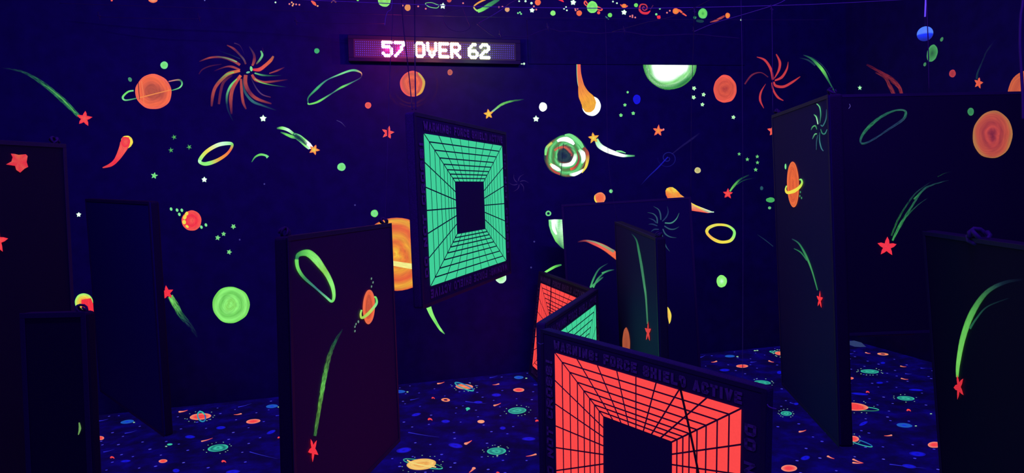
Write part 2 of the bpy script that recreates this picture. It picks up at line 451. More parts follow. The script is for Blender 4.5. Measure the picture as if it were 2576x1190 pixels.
for a in [(452, 1036, 472, 1032, 4), (508, 1110, 535, 1102, 3), (606, 1041, 588, 1043, 3), (1102, 965, 1118, 961, 3.5), (1254, 966, 1239, 968, 3), (1244, 1020, 1260, 1014, 4), (1172, 1116, 1187, 1108, 6), (1347, 1143, 1323, 1148, 4), (1192, 1178, 1180, 1189, 6), (1802, 909, 1789, 911, 3), (1935, 908, 1947, 911, 3), (2012, 1086, 2028, 1082, 4), (2083, 1148, 2099, 1154, 4), (2178, 887, 2190, 889, 2.4), (2266, 921, 2280, 922.5, 2.4), (2268, 952, 2285, 954.5, 2.6), (2242, 1095, 2224, 1096, 3.5), (2147, 1156, 2172, 1165, 4), (2147, 1164, 2170, 1165, 4)]: comet(*a)
for a in [(281.5, 1152, 6), (702, 1102, 5), (562, 1162, 6.5), (1089, 1002, 4.5), (1081, 1056, 6.5), (1351, 1060, 6), (2182, 987, 5), (2139, 1054, 4), (2285, 1033, 6), (1252, 1190, 5)]: cres(*a)
for a in [(315, 1090, 344, 1083), (249, 1059, 273, 1054), (261, 1137, 288, 1130), (600, 1024, 633, 1015), (695, 1046, 718, 1040), (629, 1137, 698, 1154), (1033, 1006, 1055, 1001), (1028, 1088, 1105, 1100), (1233, 950, 1252, 945), (1172, 1010, 1223, 1015), (1344, 968, 1357, 967), (1762, 899, 1775, 893), (1889, 911, 1904, 909), (2137, 890, 2149, 888), (2278, 940, 2294, 940), (2239, 1168, 2330, 1178), (2317, 926, 2328, 926), (1988, 1013, 2003, 1016)]:
    comet(*a, 2.0, (lin((45, 45, 220)), lin((30, 30, 140))))
for x, y in [(701, 1024), (1025, 986), (1855, 897), (2304, 1071.5), (2342, 1041), (1899, 882), (1905, 881.5), (337, 1062.5), (1324, 951.5), (1254, 1124), (1251, 1146), (418, 1123)]:
    keep(x, y, 3); CP.disc(x, y, 2.8, 1.2, 0, (PDOT,), jag=0)

def build_floor():
    V = []; F = []; FM = []; C = []; U = []
    a = LEFTP; W = 8.32
    g = [a + WD * W * i / 4 + WN * 8.2 * j / 4 for j in range(5) for i in range(5)]
    V += g; C += [(0, 0, 0, 1)] * 25; U += [(0, 0)] * 25
    for j in range(4):
        for i in range(4): F.append((j * 5 + i, (j + 1) * 5 + i, (j + 1) * 5 + i + 1, j * 5 + i + 1)); FM.append(0)
    k = len(V)
    V += [FLOOR.hit(x, y, .0022 + z * 1.2e-5) for (x, y), z in zip(CP.v, CP.z)]; C += CP.c; U += CP.uv
    F += [tuple(i + k for i in f) for f in CP.f]; FM += [1] * len(CP.f)
    # small woven star dots, and a random spread of motifs over the hidden parts
    taken = []
    for x, y, r in spots:
        p = FLOOR.hit(x, y); q = FLOOR.hit(x + r, y); taken.append((p.x, p.y, (q - p).length))
    def seen(p):
        d = p - ORG
        z = d.dot(_f)
        if z <= .1: return None
        return CX + d.dot(CAMX) / z * FPX, CY - d.dot(CAMY) / z * FPX
    def blob(p, r, col, n=6, ecc=1.0, h=.0017):
        nonlocal V, F, C, U, FM
        k = len(V)
        V.append(Vector((p.x, p.y, h))); C.append(tuple(col) + (1,)); U.append((p.x * 30, p.y * 30))
        for i in range(n):
            t = 2 * pi * i / n
            V.append(Vector((p.x, p.y, h)) + WD * r * cos(t) + WN * r * ecc * sin(t)); C.append(tuple(col) + (1,)); U.append((V[-1].x * 30, V[-1].y * 30))
        for i in range(n): F.append((k, k + 1 + i, k + 1 + (i + 1) % n)); FM.append(1)
    R = random.Random(11)
    grid = .17
    for i in range(int(8.3 / grid)):
        for j in range(int(8.0 / grid)):
            p = LEFTP + WD * (i + R.uniform(.1, .9)) * grid + WN * ((j + R.uniform(.1, .9)) * grid + .03)
            if p.dot(WD) > CORNER.dot(WD) - .03: continue
            if any((p.x - x) ** 2 + (p.y - y) ** 2 < (r + .03) ** 2 for x, y, r in taken): continue
            blob(p, R.uniform(.007, .0105), mixc(DOT, CB2, R.random() * .6))
    for _ in range(260):
        p = LEFTP + WD * R.uniform(.2, 8.1) + WN * R.uniform(.2, 7.8)
        s_ = seen(p)
        if s_ and -20 < s_[0] < 2596 and s_[1] < 1230: 
            x, y = s_
            # stay out of the carpet that the photograph shows
            if (240 < x < 735 and y > 1000) or (925 < x < 1375 and y > 930) or (1745 < x < 1975 and y < 1000) or (1955 < x < 2365 and y > 850): continue
        if any((p.x - x) ** 2 + (p.y - y) ** 2 < (r + .12) ** 2 for x, y, r in taken): continue
        r = R.choice((.02, .03, .045, .07)); taken.append((p.x, p.y, r))
        c = R.choice((RDP, CTL, CB2, CBL, PEACH)); blob(p, r, c, 20, R.uniform(.7, 1))
    me_cols = C
    return obj('floor', V, F, [carpet_mats(), M_PAINT], None, me_cols, U, FM)
floor = build_floor(); floor['kind'] = 'structure'
# bare patch where the carpet stops short of the corner
cp = crop(2100, 840, 6.61)
pp = P().poly(cp((118, 105), (190, 125), (395, 103), (450, 150), (520, 215), (430, 218), (330, 212), (250, 185), (118, 165)), lin((52, 70, 120)))
pp.lay('bare_patch', FLOOR, floor, .003, M_ROUGH, 'pale grey bare patch beside the carpet edge')

# ------------------------------------------------------------------ mural on the walls
B = BACK; wb = wall_back
def shooting(surf, par, sx, sy, r, rot, col, col2, tails, label, off=.002, mat=M_STREAK, rx=1, ry=1):
    o = P().star(sx, sy, r, rot, col, col2, rx=rx, ry=ry).lay('painted_star', surf, par, off + .0012, M_PAINT, label)
    t = P()
    for a in tails: t.stroke(*a)
    t.lay('tail', surf, o, off, mat)
    return o

# --- left part
shooting(B, wb, 212, 298, 20, 8, RED, CORAL, [([(5, 170), (60, 182), (110, 212), (158, 252), (198, 292)], (3, 7, 12, 15, 10), (DTEAL, DGR, lin((60, 160, 90))), (.15, .55, .8, .8, 1)), ([(100, 205), (150, 243), (190, 284)], (2, 4, 3), (GRN,), (.2, .8, .8))], 'red star with long green tail high on the left')
o = P().disc(386, 231, 46, 44, 20, (lin((185, 88, 42)), lin((195, 88, 45)), lin((190, 85, 40)), lin((215, 95, 50)), lin((240, 105, 50)), ORA, lin((255, 110, 75))), jag=.014).stroke([(350, 246), (390, 236), (430, 226)], (3, 3, 2), (lin((255, 150, 60)),)).stroke([(356, 204), (360, 232), (362, 262)], (2.5, 2.5, 2), (lin((255, 130, 70)),)).stroke([(347, 202), (349, 225), (351, 250)], (1.6, 1.6, 1.2), (BLACK,), edge=.6).lay('painted_planet', B, wb, .003, M_PAINT, 'large orange planet with green ring at upper left')
P().stroke([(336, 228), (322, 231), (309, 244), (316, 252), (345, 247)], (4, 5, 6, 4, 3), (MINT, GRN, MINT, DGR)).stroke([(424, 205), (450, 201), (458, 210), (451, 221), (430, 228)], (2.5, 5, 5, 4, 2.5), (PINK, DGR, MINT, DGR)).lay('ring', B, o, .002)
P().disc(413, 164, 9.5, 9.5, 0, (GRN, MINT)).lay('painted_planet', B, wb, label='small green moon above the ringed orange planet')
P().disc(327, 200, 4.5, 6, -30, (lin((70, 150, 100)),)).lay('painted_planet', B, wb, label='tiny dim green moon beside the ringed orange planet')
# big starburst
c = crop(480, 90, 5.173); s = P()
OR2 = lin((205, 85, 60)); DOR = lin((120, 45, 60)); DGB = lin((25, 60, 90))
for pts, w, cols, al in [
    (c((640, 380), (540, 320), (400, 280), (250, 285), (110, 335)), (5, 7, 5, 4, 2), (OR2, lin((160, 70, 60)), DOR, OR2, DOR), (.9, .8, .6, .7, .3)),
    (c((600, 340), (480, 295), (360, 272), (300, 275)), (2.5, 3, 2, 1), (MINT, DGB), (.7, .5, .4, .1)),
    (c((640, 445), (540, 405), (450, 405), (300, 460)), (4, 5, 3, 2), (OR2, DOR), (.9, .8, .6, .1)),
    (c((400, 370), (250, 395), (150, 440), (105, 500)), (2, 3, 3, 2), (DOR,), (.2, .4, .4, .3)),
    (c((640, 455), (500, 490), (400, 570), (320, 670), (285, 780), (270, 920)), (5, 8, 7, 7, 7, 4), (ORA, lin((190, 140, 60)), OR2, OR2, DOR), (1, .9, .8, .8, .7, .5)),
    (c((560, 475), (470, 500), (390, 560), (310, 640)), (3, 3, 3, 2), (GRN, DGB), (.8, .8, .5, .1)),
    (c((540, 510), (430, 600), (390, 720), (365, 890)), (4, 6, 6, 5), (DOR,), (.3, .7, .7, .7)),
    (c((650, 515), (590, 600), (540, 700), (520, 830), (530, 1020)), (6, 8, 8, 8, 4), (ORA, OR2, OR2, DOR), (1, .9, .8, .8, .3)),
    (c((600, 560), (520, 650), (470, 780), (480, 950), (550, 1110)), (2, 5, 5, 4, 1.5), (GRN, MINT, DGB, DGB), (.8, .9, .6, .5, .2)),
    (c((652, 560), (660, 700), (680, 860), (720, 955)), (4, 6, 6, 3), (OR2, OR2, DOR), (.9, .9, .8, .6)),
    (c((715, 510), (710, 620), (760, 730), (860, 820), (1050, 885)), (8, 9, 8, 7, 3), (OR2, OR2, DOR, OR2, DOR), (.9, .8, .8, .8, .5)),
    (c((680, 560), (700, 720), (800, 850), (940, 910), (1110, 970)), (3, 5, 6, 4, 2), (DGB, TEAL, DGB), (.5, .7, .8, .6, .2)),
    (c((780, 540), (850, 680), (930, 765), (1040, 800)), (2, 3, 3, 2), (lin((60, 50, 110)), lin((110, 80, 130)), DOR), (.3, .5, .7, .7)),
    (c((795, 505), (840, 570), (930, 600), (1030, 600), (1260, 570)), (5, 7, 5, 5, 2), (OR2, OR2, DOR), (1, .9, .8, .8, .2)),
    (c((830, 560), (900, 600), (1020, 635), (1240, 668)), (3, 3.5, 2, 1.5), (MINT, GRN, DGB), (.7, .9, .6, .2)),
    (c((830, 485), (930, 512), (1060, 520), (1180, 515)), (3, 4, 2.5, 1.5), (MINT, DGR, DGB), (.8, .7, .5, .2)),
    (c((1020, 490), (1120, 455), (1220, 410)), (2, 4, 2), (OR2, DOR), (.6, .8, .2)),
    (c((805, 440), (890, 440), (970, 385), (1040, 320), (1075, 265)), (4, 8, 7, 7, 4), (RED, CORAL, ORA, lin((200, 120, 70))), (1, 1, .9, .8, .6)),
    (c((850, 370), (900, 310), (930, 250), (910, 195)), (3, 4.5, 5, 3), (DOR, MINT, MINT), (.6, .8, .9, .5)),
    (c((800, 390), (825, 320), (820, 240), (760, 140)), (4, 7, 5, 2), (OR2, DOR, lin((70, 60, 90))), (.9, .8, .7, .3)),
    (c((715, 370), (690, 310), (640, 250), (560, 170), (470, 122)), (4, 4, 4, 5, 2), (DOR, lin((110, 90, 100)), DOR, OR2), (.8, .8, .5, .8, .3)),
    (c((640, 300), (520, 250), (350, 190)), (2.5, 2, 1), (DGB,), (.6, .4, .1)),
    (c((700, 250), (640, 130), (565, 95)), (1, 2, 2.5), (lin((90, 50, 100)),), (.1, .4, .6)),
    (c((945, 210), (930, 150)), (3, 2), (lin((90, 40, 90)),), (.4, .1))]:
    s.stroke(pts, tuple(x * 1.35 for x in w), cols, tuple(min(1.0, q * .72) for q in al), edge=.0)
s.disc(632, 173, 3.4, 6.5, -8, (MINT,)).disc(624, 182, 5, 2.5, -15, (lin((110, 190, 150)),))
s.lay('painted_starburst', B, wb, .002, M_PAINT, 'large orange and green pinwheel starburst left of the lit sign')
P().star(662, 298, 9, 0, PALE, WHITE, .6).lay('painted_star', B, wb, label='small white star under the big starburst')
# orange comet left
o = P().disc(319, 357, 15, 16, 0, (YEL,)).lay('painted_comet', B, wb, .002, M_PAINT, 'red comet with a yellow crescent head')
P().stroke([(316, 345), (314, 362), (305, 382), (292, 403), (278, 415), (258, 422)], (16, 25, 18, 11, 9, 2), (RED, CORAL, RED, lin((225, 70, 55))), (1,), edge=1).disc(316, 357, 11.5, 13, 0, (CORAL, RED)).lay('tail', B, o, .0032)
for x, y in [(438, 345), (430, 378), (476, 370)]:
    P().star(x, y, 7.5, rnd.uniform(0, 70), DGR, GRN, .35).lay('painted_star', B, wb, .002, M_ROUGH, 'small green dabbed star left of the yellow ring')
P().star(388, 442, 9, 10, MINT, GRN, .45).lay('painted_star', B, wb, label='green star below the red comet')
P().star(514, 452, 7.5, 0, PALE, WHITE, .6).lay('painted_star', B, wb, label='small white star under the yellow ring')
P().star(198, 540, 6.5, 0, PALE, WHITE, .6).lay('painted_star', B, wb, label='tiny white star low on the left')
P().stroke([(503, 402), (520, 381), (550, 364), (580, 361), (583, 370), (570, 388), (545, 404), (520, 412), (506, 410)], (9, 9, 10, 7, 6, 8, 10, 8, 8), (LGR, YEL, PALE, GRN, ORA, AMB, LGR, LGR, PALE), (1,), closed=True, edge=1).lay('painted_ring', B, wb, label='thick yellow and green ring on the wall')
P().stroke([(633, 408), (642, 395), (655, 389), (668, 391), (674, 396)], (1.5, 4, 5.5, 5, 8), (DGR, GRN, MINT), (.6, 1, 1, 1, 1), edge=.9).lay('painted_crescent', B, wb, label='short green arc right of the yellow ring')
# red planet with yellow spots
c = crop(400, 490, 7.0)
o = P().disc(482, 555, 25, 25.5, 0, (CORAL, RED, CORAL), jag=.012).lay('painted_planet', B, wb, .002, M_PAINT, 'red planet with yellow spots along one edge')
q = P()
for (x, y), rx, ry, r in zip(c((488, 332), (455, 395), (443, 482), (495, 558)), (4, 4.2, 4.6, 4.6), (5, 6, 5.4, 3), (20, 20, -10, 40)): q.disc(x, y, rx, ry, r, (YEL,))
q.lay('yellow_spots', B, o, .0035)
for (x, y) in c((213, 252), (318, 270), (402, 273), (358, 345), (826, 532), (746, 570)):
    P().disc(x, y, 3.3, 4.4, -20, (MINT,)).lay('painted_planet', B, wb, .004, label='tiny green moon around the red spotted planet')
for (x, y), r in zip(c((1310, 560), (1138, 690), (1034, 757), (1236, 1008)), (7.2, 6.4, 7.2, 7)):
    P().star(x, y, r, rnd.uniform(0, 40), MINT, LGR, .5).lay('painted_star', B, wb, .002, M_ROUGH, 'small green dabbed star near the red spotted planet')
# green tail with yellow star
c = crop(680, 300, 7.436)
shooting(B, wb, 790, 377, 14.5, 165, ORA, YEL, [
    (c((120, 170), (220, 165), (330, 200), (430, 270)), (4, 9, 9, 7), (DGR, LGR, PALE, GRN), (.3, 1, 1, .9)), (c((190, 240), (300, 285), (400, 325), (500, 350)), (3, 7, 9, 6), (DGR, GRN, GRN, DGR), (.3, .9, 1, .8)),
    (c((430, 270), (540, 305), (640, 390), (720, 470), (770, 540)), (6, 6, 9, 11, 11), (DGR, MINT, LGR, WHITE, WHITE), (.8, .9, 1, 1, 1)), (c((480, 360), (560, 410), (650, 490), (730, 550)), (4, 6, 7, 7), (DGR, MINT, LGR, PALE), (.6, .8, 1, 1)), (c((460, 300), (560, 370), (680, 470)), (10, 14, 8), (lin((10, 60, 55)),), (.7, .7, .5))],
    'orange and yellow star with thick green tail', .0015, M_PAINT)
P().stroke(c((1240, 20), (1330, 65), (1410, 150)), (2, 2.5, 1), (lin((70, 60, 130)),), (.5, .6, .2)).lay('painted_streak', B, wb, label='faint violet streak')
P().disc(859, 420, 10.5, 10, 0, (GRN, MINT)).lay('painted_planet', B, wb, label='small green planet right of the yellow star tail')
P().disc(797, 128, 6.6, 6.6, 0, (lin((60, 180, 100)),)).lay('painted_planet', B, wb, label='small green planet left of the lit sign')
# thin ring under sign
c = crop(640, 0, 4.958)
P().stroke([(775, 258), (776, 245), (795, 225), (820, 203), (850, 189), (885, 177), (905, 181), (910, 188), (905, 197), (880, 210), (855, 222), (830, 238), (800, 256), (778, 262)], (2, 4, 7, 3, 5, 6, 3, 2, 3, 6, 3, 6, 4, 3), (DGR, DGR, lin((70, 190, 110)), TEAL, MINT, lin((90, 200, 130)), PEACH, lin((70, 40, 90)), TEAL, GRN, TEAL, GRN, GRN, MINT), (.9, .8, .9, .7, .9, .9, .8, .4, .6, .9, .6, .9, .9, .9), closed=True, edge=.2).lay('painted_ring', B, wb, .002, M_PAINT, 'thin green ring below the left end of the sign')
P().disc(926, 265, 8, 8, 0, (lin((225, 95, 60)), CORAL)).lay('painted_planet', B, wb, label='small orange planet under the sign')
P().star(976, 334, 17, 12, CORAL, RED, .42).stroke([(974, 322), (975, 346)], (2.4,), (lin((60, 5, 10)),), (1,), edge=.6).lay('painted_star', B, wb, label='orange star left of the turquoise shield panel')
P().disc(942, 537, 9.3, 9.3, 0, (GRN, MINT, GRN)).lay('painted_planet', B, wb, label='small green planet above the maroon panel')
# orange planet under sign
o = P().disc(1037.5, 211, 31, 32.5, 0, (lin((215, 85, 45)), lin((200, 80, 45)), ORA, lin((200, 90, 50)), CORAL), jag=.012).stroke([(1052, 183), (1066, 205), (1060, 230), (1048, 240)], (4, 8, 8, 3), (lin((190, 190, 80)), AMB), (.8,)).lay('painted_planet', B, wb, .002, M_PAINT, 'orange planet directly under the lit sign')
q = P()
for r0, a0, a1, al in [(46, 20, 170, .4), (54, 40, 150, .35), (60, 100, 240, .25), (52, 190, 260, .2), (64, -40, 60, .25)]:
    q.stroke([(1036 + r0 * cos(radians(a0 + (a1 - a0) * k / 8)), 214 + r0 * sin(radians(a0 + (a1 - a0) * k / 8))) for k in range(9)], (4, 8, 5, 7, 4), (lin((110, 35, 50)), lin((60, 25, 60))), (.1, al, al, .1), edge=.0)
q.lay('halo_rings', B, o, .0012, M_STREAK)
P().disc(1132, 182, 6.5, 7.5, 0, (lin((170, 85, 60)), lin((200, 100, 70)))).lay('painted_planet', B, wb, label='small tan planet under the word OVER')
c = crop(960, 0, 4.958)
P().stroke(c((1675, 812), (1710, 798), (1760, 797)), (1.5, 2.5, 3), (lin((130, 170, 130)), PALE)).disc(*c((1777, 795))[0], 2.5, 3, 0, (PALE,)).lay('painted_comet', B, wb, label='tiny pale comet right of the sign')
shooting(B, wb, 1229, 287, 13.5, -8, AMB, YEL, [([(1236, 283), (1248, 273), (1262, 263), (1285, 255), (1318, 250)], (5, 6, 7, 6, 2), (PALE, LGR, GRN, DGR), (1, .9, 1, .8, .2))], 'yellow star with green tail above the turquoise shield panel')
# big orange planet behind panels
o = P().disc(998, 640, 97, 92, 0, (lin((255, 205, 40)), lin((250, 150, 25)), lin((235, 110, 30)), lin((250, 175, 30)), lin((240, 120, 35)), lin((235, 95, 35)), lin((255, 190, 40)), lin((230, 90, 35))), jag=.006).lay('painted_planet', B, wb, .002, M_PAINT, 'huge orange planet with yellow band between two hanging panels')
P().stroke([(905, 645), (960, 657), (1010, 666), (1050, 672), (1090, 676)], (8, 11, 13, 14, 10), (lin((255, 250, 140)),), (1,), edge=1).lay('yellow_band', B, o, .0035)
c = crop(960, 540, 3.9675)
P().stroke(c((470, 925), (500, 1000), (550, 1090), (590, 1150), (630, 1192)), (13, 10, 7, 6, 1.5), (LGR, LGR, GRN, LGR, DGR), (1,), edge=.9).lay('painted_streak', B, wb, label='green tail hanging below the turquoise shield panel')
P().disc(1260, 698, 14, 15, 0, (LGR, PALE)).lay('painted_planet', B, wb, label='pale green planet under the turquoise shield panel')
# faint pinwheel right of shield
c = crop(960, 240, 3.9675); s = P()
for k in range(6):
    a = k * 60 + 10
    s.stroke([(1305 + r * cos(radians(a + r * 2)), 460 + r * sin(radians(a + r * 2))) for r in (4, 10, 17, 26)], (3, 3, 2, 1), (lin((45, 30, 95)),), (.3, .7, .6, .2))
s.lay('painted_starburst', B, wb, .002, M_PAINT, 'very faint violet pinwheel behind the turquoise shield panel')

# --- right part of the back wall
c = crop(1280, 0, 4.958)
o = P().disc(1488, 267, 23.5, 24.5, 0, (WHITE,), jag=.01).stroke([(1452, 160), (1453, 190), (1456, 215), (1466, 245)], (3.5, 4, 4, 5), (MINT, PALE), (.9,), edge=.8).lay('painted_comet', B, wb, .002, M_PAINT, 'big yellow comet head down with pale rim')
P().disc(1481.5, 262, 17.5, 21, 15, (AMB, lin((250, 180, 20)))).stroke([(1456, 150), (1457, 185), (1462, 215), (1469, 238), (1478, 252), (1485, 266)], (7, 10, 15, 29, 37, 33), (CORAL, lin((245, 130, 50)), AMB, lin((250, 180, 20))), (1,), edge=1).lay('tail', B, o, .0034)
P().disc(1366, 269, 10, 11.5, 0, (WHITE,)).lay('painted_planet', B, wb, label='small white planet')
P().star(1348.5, 299, 8.5, 0, PALE, WHITE, .6).lay('painted_star', B, wb, label='small white star under the white planet')
for x, y, r in [(1579, 232, 3.5), (1572, 264, 4.5), (1562, 290, 5), (1593, 285, 5)]:
    P().star(x, y, r, 0, MINT, GRN, .7).lay('painted_star', B, wb, label='tiny green dab near the blue planet')
P().disc(1602, 250, 9.5, 12, 0, (BLU, CB2)).lay('painted_planet', B, wb, label='small deep blue planet')
# half green planet
o = P().disc(1685, 160, 67.5, 65, 0, (WHITE,) * 9 + (lin((200, 255, 200)), GRN, lin((190, 255, 185)), lin((90, 200, 90)), lin((40, 120, 55))), jag=.004, edge=.5).lay('painted_planet', B, wb, .002, M_PAINT, 'bright white and green planet cut off by the black header')
P().disc(1685, 160, 68, 66, 0, (DGR, lin((40, 120, 60)), GRN), hole=.80, jag=.01, alpha=.40, edge=.2, sq=6).lay('rough_rim', B, o, .0035, M_ROUGH)
P().disc(1824, 224, 29, 35, 0, (lin((185, 65, 42)), lin((205, 78, 45)), lin((225, 90, 52)), lin((215, 82, 48)), lin((240, 95, 60)), CORAL), jag=.02).lay('painted_planet', B, wb, .002, M_PAINT, 'orange red oval planet right of the half planet')
for x, y, r in [(1746, 222, 6), (1745, 245, 6), (1770, 238, 5.5), (1767, 263, 5.5), (1845, 295, 5.5)]:
    P().star(x, y, r, rnd.uniform(0, 30), PALE, LGR, .6).lay('painted_star', B, wb, label='small pale green star beside the oval planet')
# red starburst
c = crop(1876, 0, 1.983); s = P()
RB = lin((205, 60, 55)); RB2 = lin((120, 40, 60))
for pts, w, al in [(c((55, 284), (95, 300), (125, 345), (135, 398)), (2, 6, 7, 5), (.4, 1, 1, 1)), (c((152, 270), (170, 310), (165, 350), (142, 392)), (3, 7, 6, 2), (.5, 1, 1, .6)), (c((212, 308), (205, 345), (180, 385), (145, 402)), (1, 5, 7, 4), (.4, .9, 1, 1)), (c((272, 382), (235, 408), (190, 432), (150, 428), (140, 408)), (2, 6, 7, 7, 4), (.5, .9, 1, 1, 1)), (c((130, 412), (138, 450), (160, 485), (188, 502)), (3, 5, 6, 2), (.7, .9, .9, .6)), (c((100, 418), (76, 460), (72, 500), (90, 540)), (1, 5, 6, 1.5), (.3, .9, 1, .5)), (c((112, 385), (75, 362), (30, 375), (-5, 420)), (3, 3, 5, 4), (.4, .5, .7, .5))]:
    s.stroke(pts, w, (RB,) if al[1] > .6 else (RB2,), al, edge=.2)
s.lay('painted_starburst', B, wb, .002, M_PAINT, 'red pinwheel starburst above the leaning panel')
# concentric planet
WH = WHITE; BR = lin((150, 75, 40)); G1 = lin((60, 170, 70)); G2 = lin((130, 240, 140)); DK = lin((20, 40, 50))
o = P().disc(1424, 392, 55, 54, 0, (DK, DK, DK, lin((38, 62, 55)), lin((60, 70, 50)), BR, lin((50, 110, 60)), G2, G1, lin((110, 110, 50)), G1, G2, G1, BR, lin((30, 80, 50))), jag=.022, edge=.3).lay('painted_planet', B, wb, .002, M_PAINT, 'large banded green, white and brown planet')
c = crop(1350, 320, 8.5); q = P()
q.stroke(c((440, 300), (520, 265), (640, 260), (740, 310), (800, 370)), (6, 10, 14, 12, 6), (WH,), (.9, 1, 1, 1, .8), edge=.1)
q.stroke(c((190, 600), (200, 500), (230, 420), (330, 330)), (5, 8, 8, 6), (LGR, G2, YEL), (1, 1, .8, .5), edge=.1)
q.stroke(c((600, 170), (700, 170), (800, 220), (920, 330), (990, 440)), (4, 9, 10, 11, 8), (G2,), (1,), edge=.1)
q.stroke(c((1020, 430), (1080, 540), (1090, 680), (1050, 850), (960, 970)), (3, 9, 9, 7, 5), (BR, lin((200, 90, 40)), YEL, YEL), (1,), edge=.1)
q.stroke(c((900, 480), (980, 560), (1000, 680), (960, 780)), (6, 14, 12, 5), (G2, WH, WH, G2), (1,), edge=.1)
q.stroke(c((290, 780), (360, 840), (460, 900), (520, 930)), (5, 11, 10, 4), (YEL, WH, WH, G2), (1,), edge=.1)
q.stroke(c((700, 1010), (800, 1010), (920, 960), (1010, 890)), (6, 10, 8, 3), (G2, WH, WH, YEL), (1,), edge=.1)
q.stroke(c((830, 560), (810, 680), (740, 780), (600, 810), (480, 790)), (7, 11, 11, 9, 7), (G2, WH, WH, WH, G2), (1,), edge=.1)
q.stroke(c((380, 500), (470, 440), (600, 430), (700, 520), (740, 620)), (6, 6, 6, 8, 5), (lin((220, 110, 60)), lin((200, 90, 70))), (.9,), edge=.1)
q.stroke(c((720, 900), (800, 870), (880, 770), (900, 650), (860, 520)), (8, 7, 6, 4, 3), (lin((255, 110, 40)), lin((190, 70, 40)), BR, BR), (.9,), edge=.1)
q.stroke(c((290, 850), (380, 950), (500, 1000)), (3, 6, 7), (lin((200, 80, 50)),), (.9,), edge=.1)
q.stroke(c((575, 350), (560, 520), (545, 700), (515, 1050)), (1.4,), (BLACK,), (1,), edge=.6)
q.stroke(c((465, 380), (480, 560), (500, 720)), (1.0,), (BLACK,), (.8,), edge=.6)
q.disc(*c((580, 610))[0], 19, 18, 0, (DK, lin((25, 50, 55)), lin((45, 75, 62)), lin((25, 45, 50))), alpha=.9, edge=.1, jag=.06)
q.lay('brush_bands', B, o, .0034, M_PAINT)
shooting(B, wb, 1493, 347, 14.5, -8, AMB, YEL, [([(1500, 350), (1508, 366), (1525, 377), (1545, 385), (1565, 391), (1580, 392), (1597, 392)], (10, 15, 14, 12, 9, 6, 4), (LGR, PALE, WHITE, WHITE, WHITE, MINT, DGR), (1, 1, 1, 1, 1, 1, .7)), ([(1550, 380), (1562, 381), (1574, 385)], (3, 5, 2), (G2,), (1,))], 'yellow star with a bright white green tail', .0015, M_PAINT)
P().star(1656, 329, 15, 5, CORAL, AMB, .42).disc(1669, 326, 2.4, 3, 20, (PINK,)).lay('painted_star', B, wb, label='orange star below the half planet')
# blue spiral
s = P(); sp = lin((22, 26, 120))
s.stroke([(1680 + r * cos(a), 398 + r * .95 * sin(a)) for r, a in [(2 + k * .95, -1 + k * .42) for k in range(26)]], (2, 3, 2.5, 2), (sp,), (.8, .7, .6, .2))
s.stroke([(1680, 395), (1655, 422), (1632, 444), (1610, 468)], (3, 3.5, 3, 1), (BLU, sp), (.8, .8, .6, .1)).stroke([(1690, 388), (1715, 368), (1740, 350), (1760, 335)], (2, 5, 6, 4), (lin((28, 24, 90)),), (.6, .4, .5, .2))
s.lay('painted_spiral', B, wb, .002, M_PAINT, 'faint dark blue spiral with long blue tail')
P().disc(1755, 428.5, 8, 7.5, 0, (lin((195, 190, 100)), lin((215, 205, 140)))).lay('painted_planet', B, wb, label='small dull yellow planet')
P().disc(1509, 498, 14.5, 14, 0, (ORA, ORA, lin((255, 150, 90)))).stroke([(1496, 492), (1497, 503), (1502, 511)], (2, 4, 3), (YEL,)).lay('painted_planet', B, wb, label='orange planet cut off by the dark panel below it')
P().disc(1537, 481, 4.6, 4.8, 0, (MINT,)).lay('painted_planet', B, wb, label='tiny green planet beside the cut off orange planet')
o = P().poly([(1674, 480), (1677, 474), (1684, 471), (1692, 471), (1700, 476), (1708, 484), (1716, 495), (1735, 512), (1690, 512), (1680, 500), (1675, 490)], [AMB, YEL, AMB, YEL, YEL, AMB, ORA, ORA, ORA, ORA, ORA]).poly([(1708, 486), (1745, 514), (1796, 534), (1780, 536), (1740, 530), (1700, 512)], [AMB, lin((255, 225, 120)), PALE, CORAL, CORAL, ORA]).stroke([(1742, 513), (1760, 523), (1778, 532), (1796, 533.5)], (3, 4, 3.5, 2.5), (YEL, YEL, lin((170, 180, 150)), PALE)).lay('painted_comet', B, wb, .002, M_PAINT, 'orange teardrop comet crossing behind the dark panel')
P().disc(1724, 514, 1.8, 2, 0, (PINK,)).lay('painted_planet', B, wb)
P().stroke([(1778, 582), (1785, 572), (1805, 565.5), (1830, 568), (1846, 580), (1846, 594), (1836, 606), (1815, 609), (1797, 603), (1783, 592)], (8, 8, 6, 6, 7, 8, 7, 8, 7, 7), (YEL, lin((235, 230, 90)), YEL, LGR, LGR, YEL, YEL, lin((255, 190, 80)), YEL), (1,), closed=True, edge=.8).lay('painted_ring', B, wb, label='bright yellow oval ring')
P().disc(1815.5, 707.5, 13, 15.5, 0, (PALE, LGR, LGR)).lay('painted_planet', B, wb, label='pale green planet below the yellow ring')
for x, y, r in [(1859.5, 387.5, 4.5), (1880, 401, 5.2), (1905, 394, 5), (1905.5, 409, 5), (1901, 427, 5.5)]:
    P().star(x, y, r, 0, MINT, GRN, .4).lay('painted_star', B, wb, .002, M_ROUGH, 'tiny green star above the red shooting star')
c = crop(1580, 320, 4.958)
shooting(B, wb, 1831, 487.5, 13.5, 3, RED, CORAL, [(c((1270, 800), (1330, 720), (1400, 650), (1510, 595)), (5, 7, 5, 3), (LGR, GRN, DGR, DTEAL), (1, 1, .8, .4)), (c((1350, 720), (1450, 660), (1600, 632)), (3, 3, 1.5), (DGR, DTEAL), (.7, .5, .1))], 'small red shooting star with green tail')
P().disc(1916, 473.5, 4.2, 5.2, 0, (lin((35, 100, 100)), DTEAL)).lay('painted_planet', B, wb, label='tiny dim teal planet')
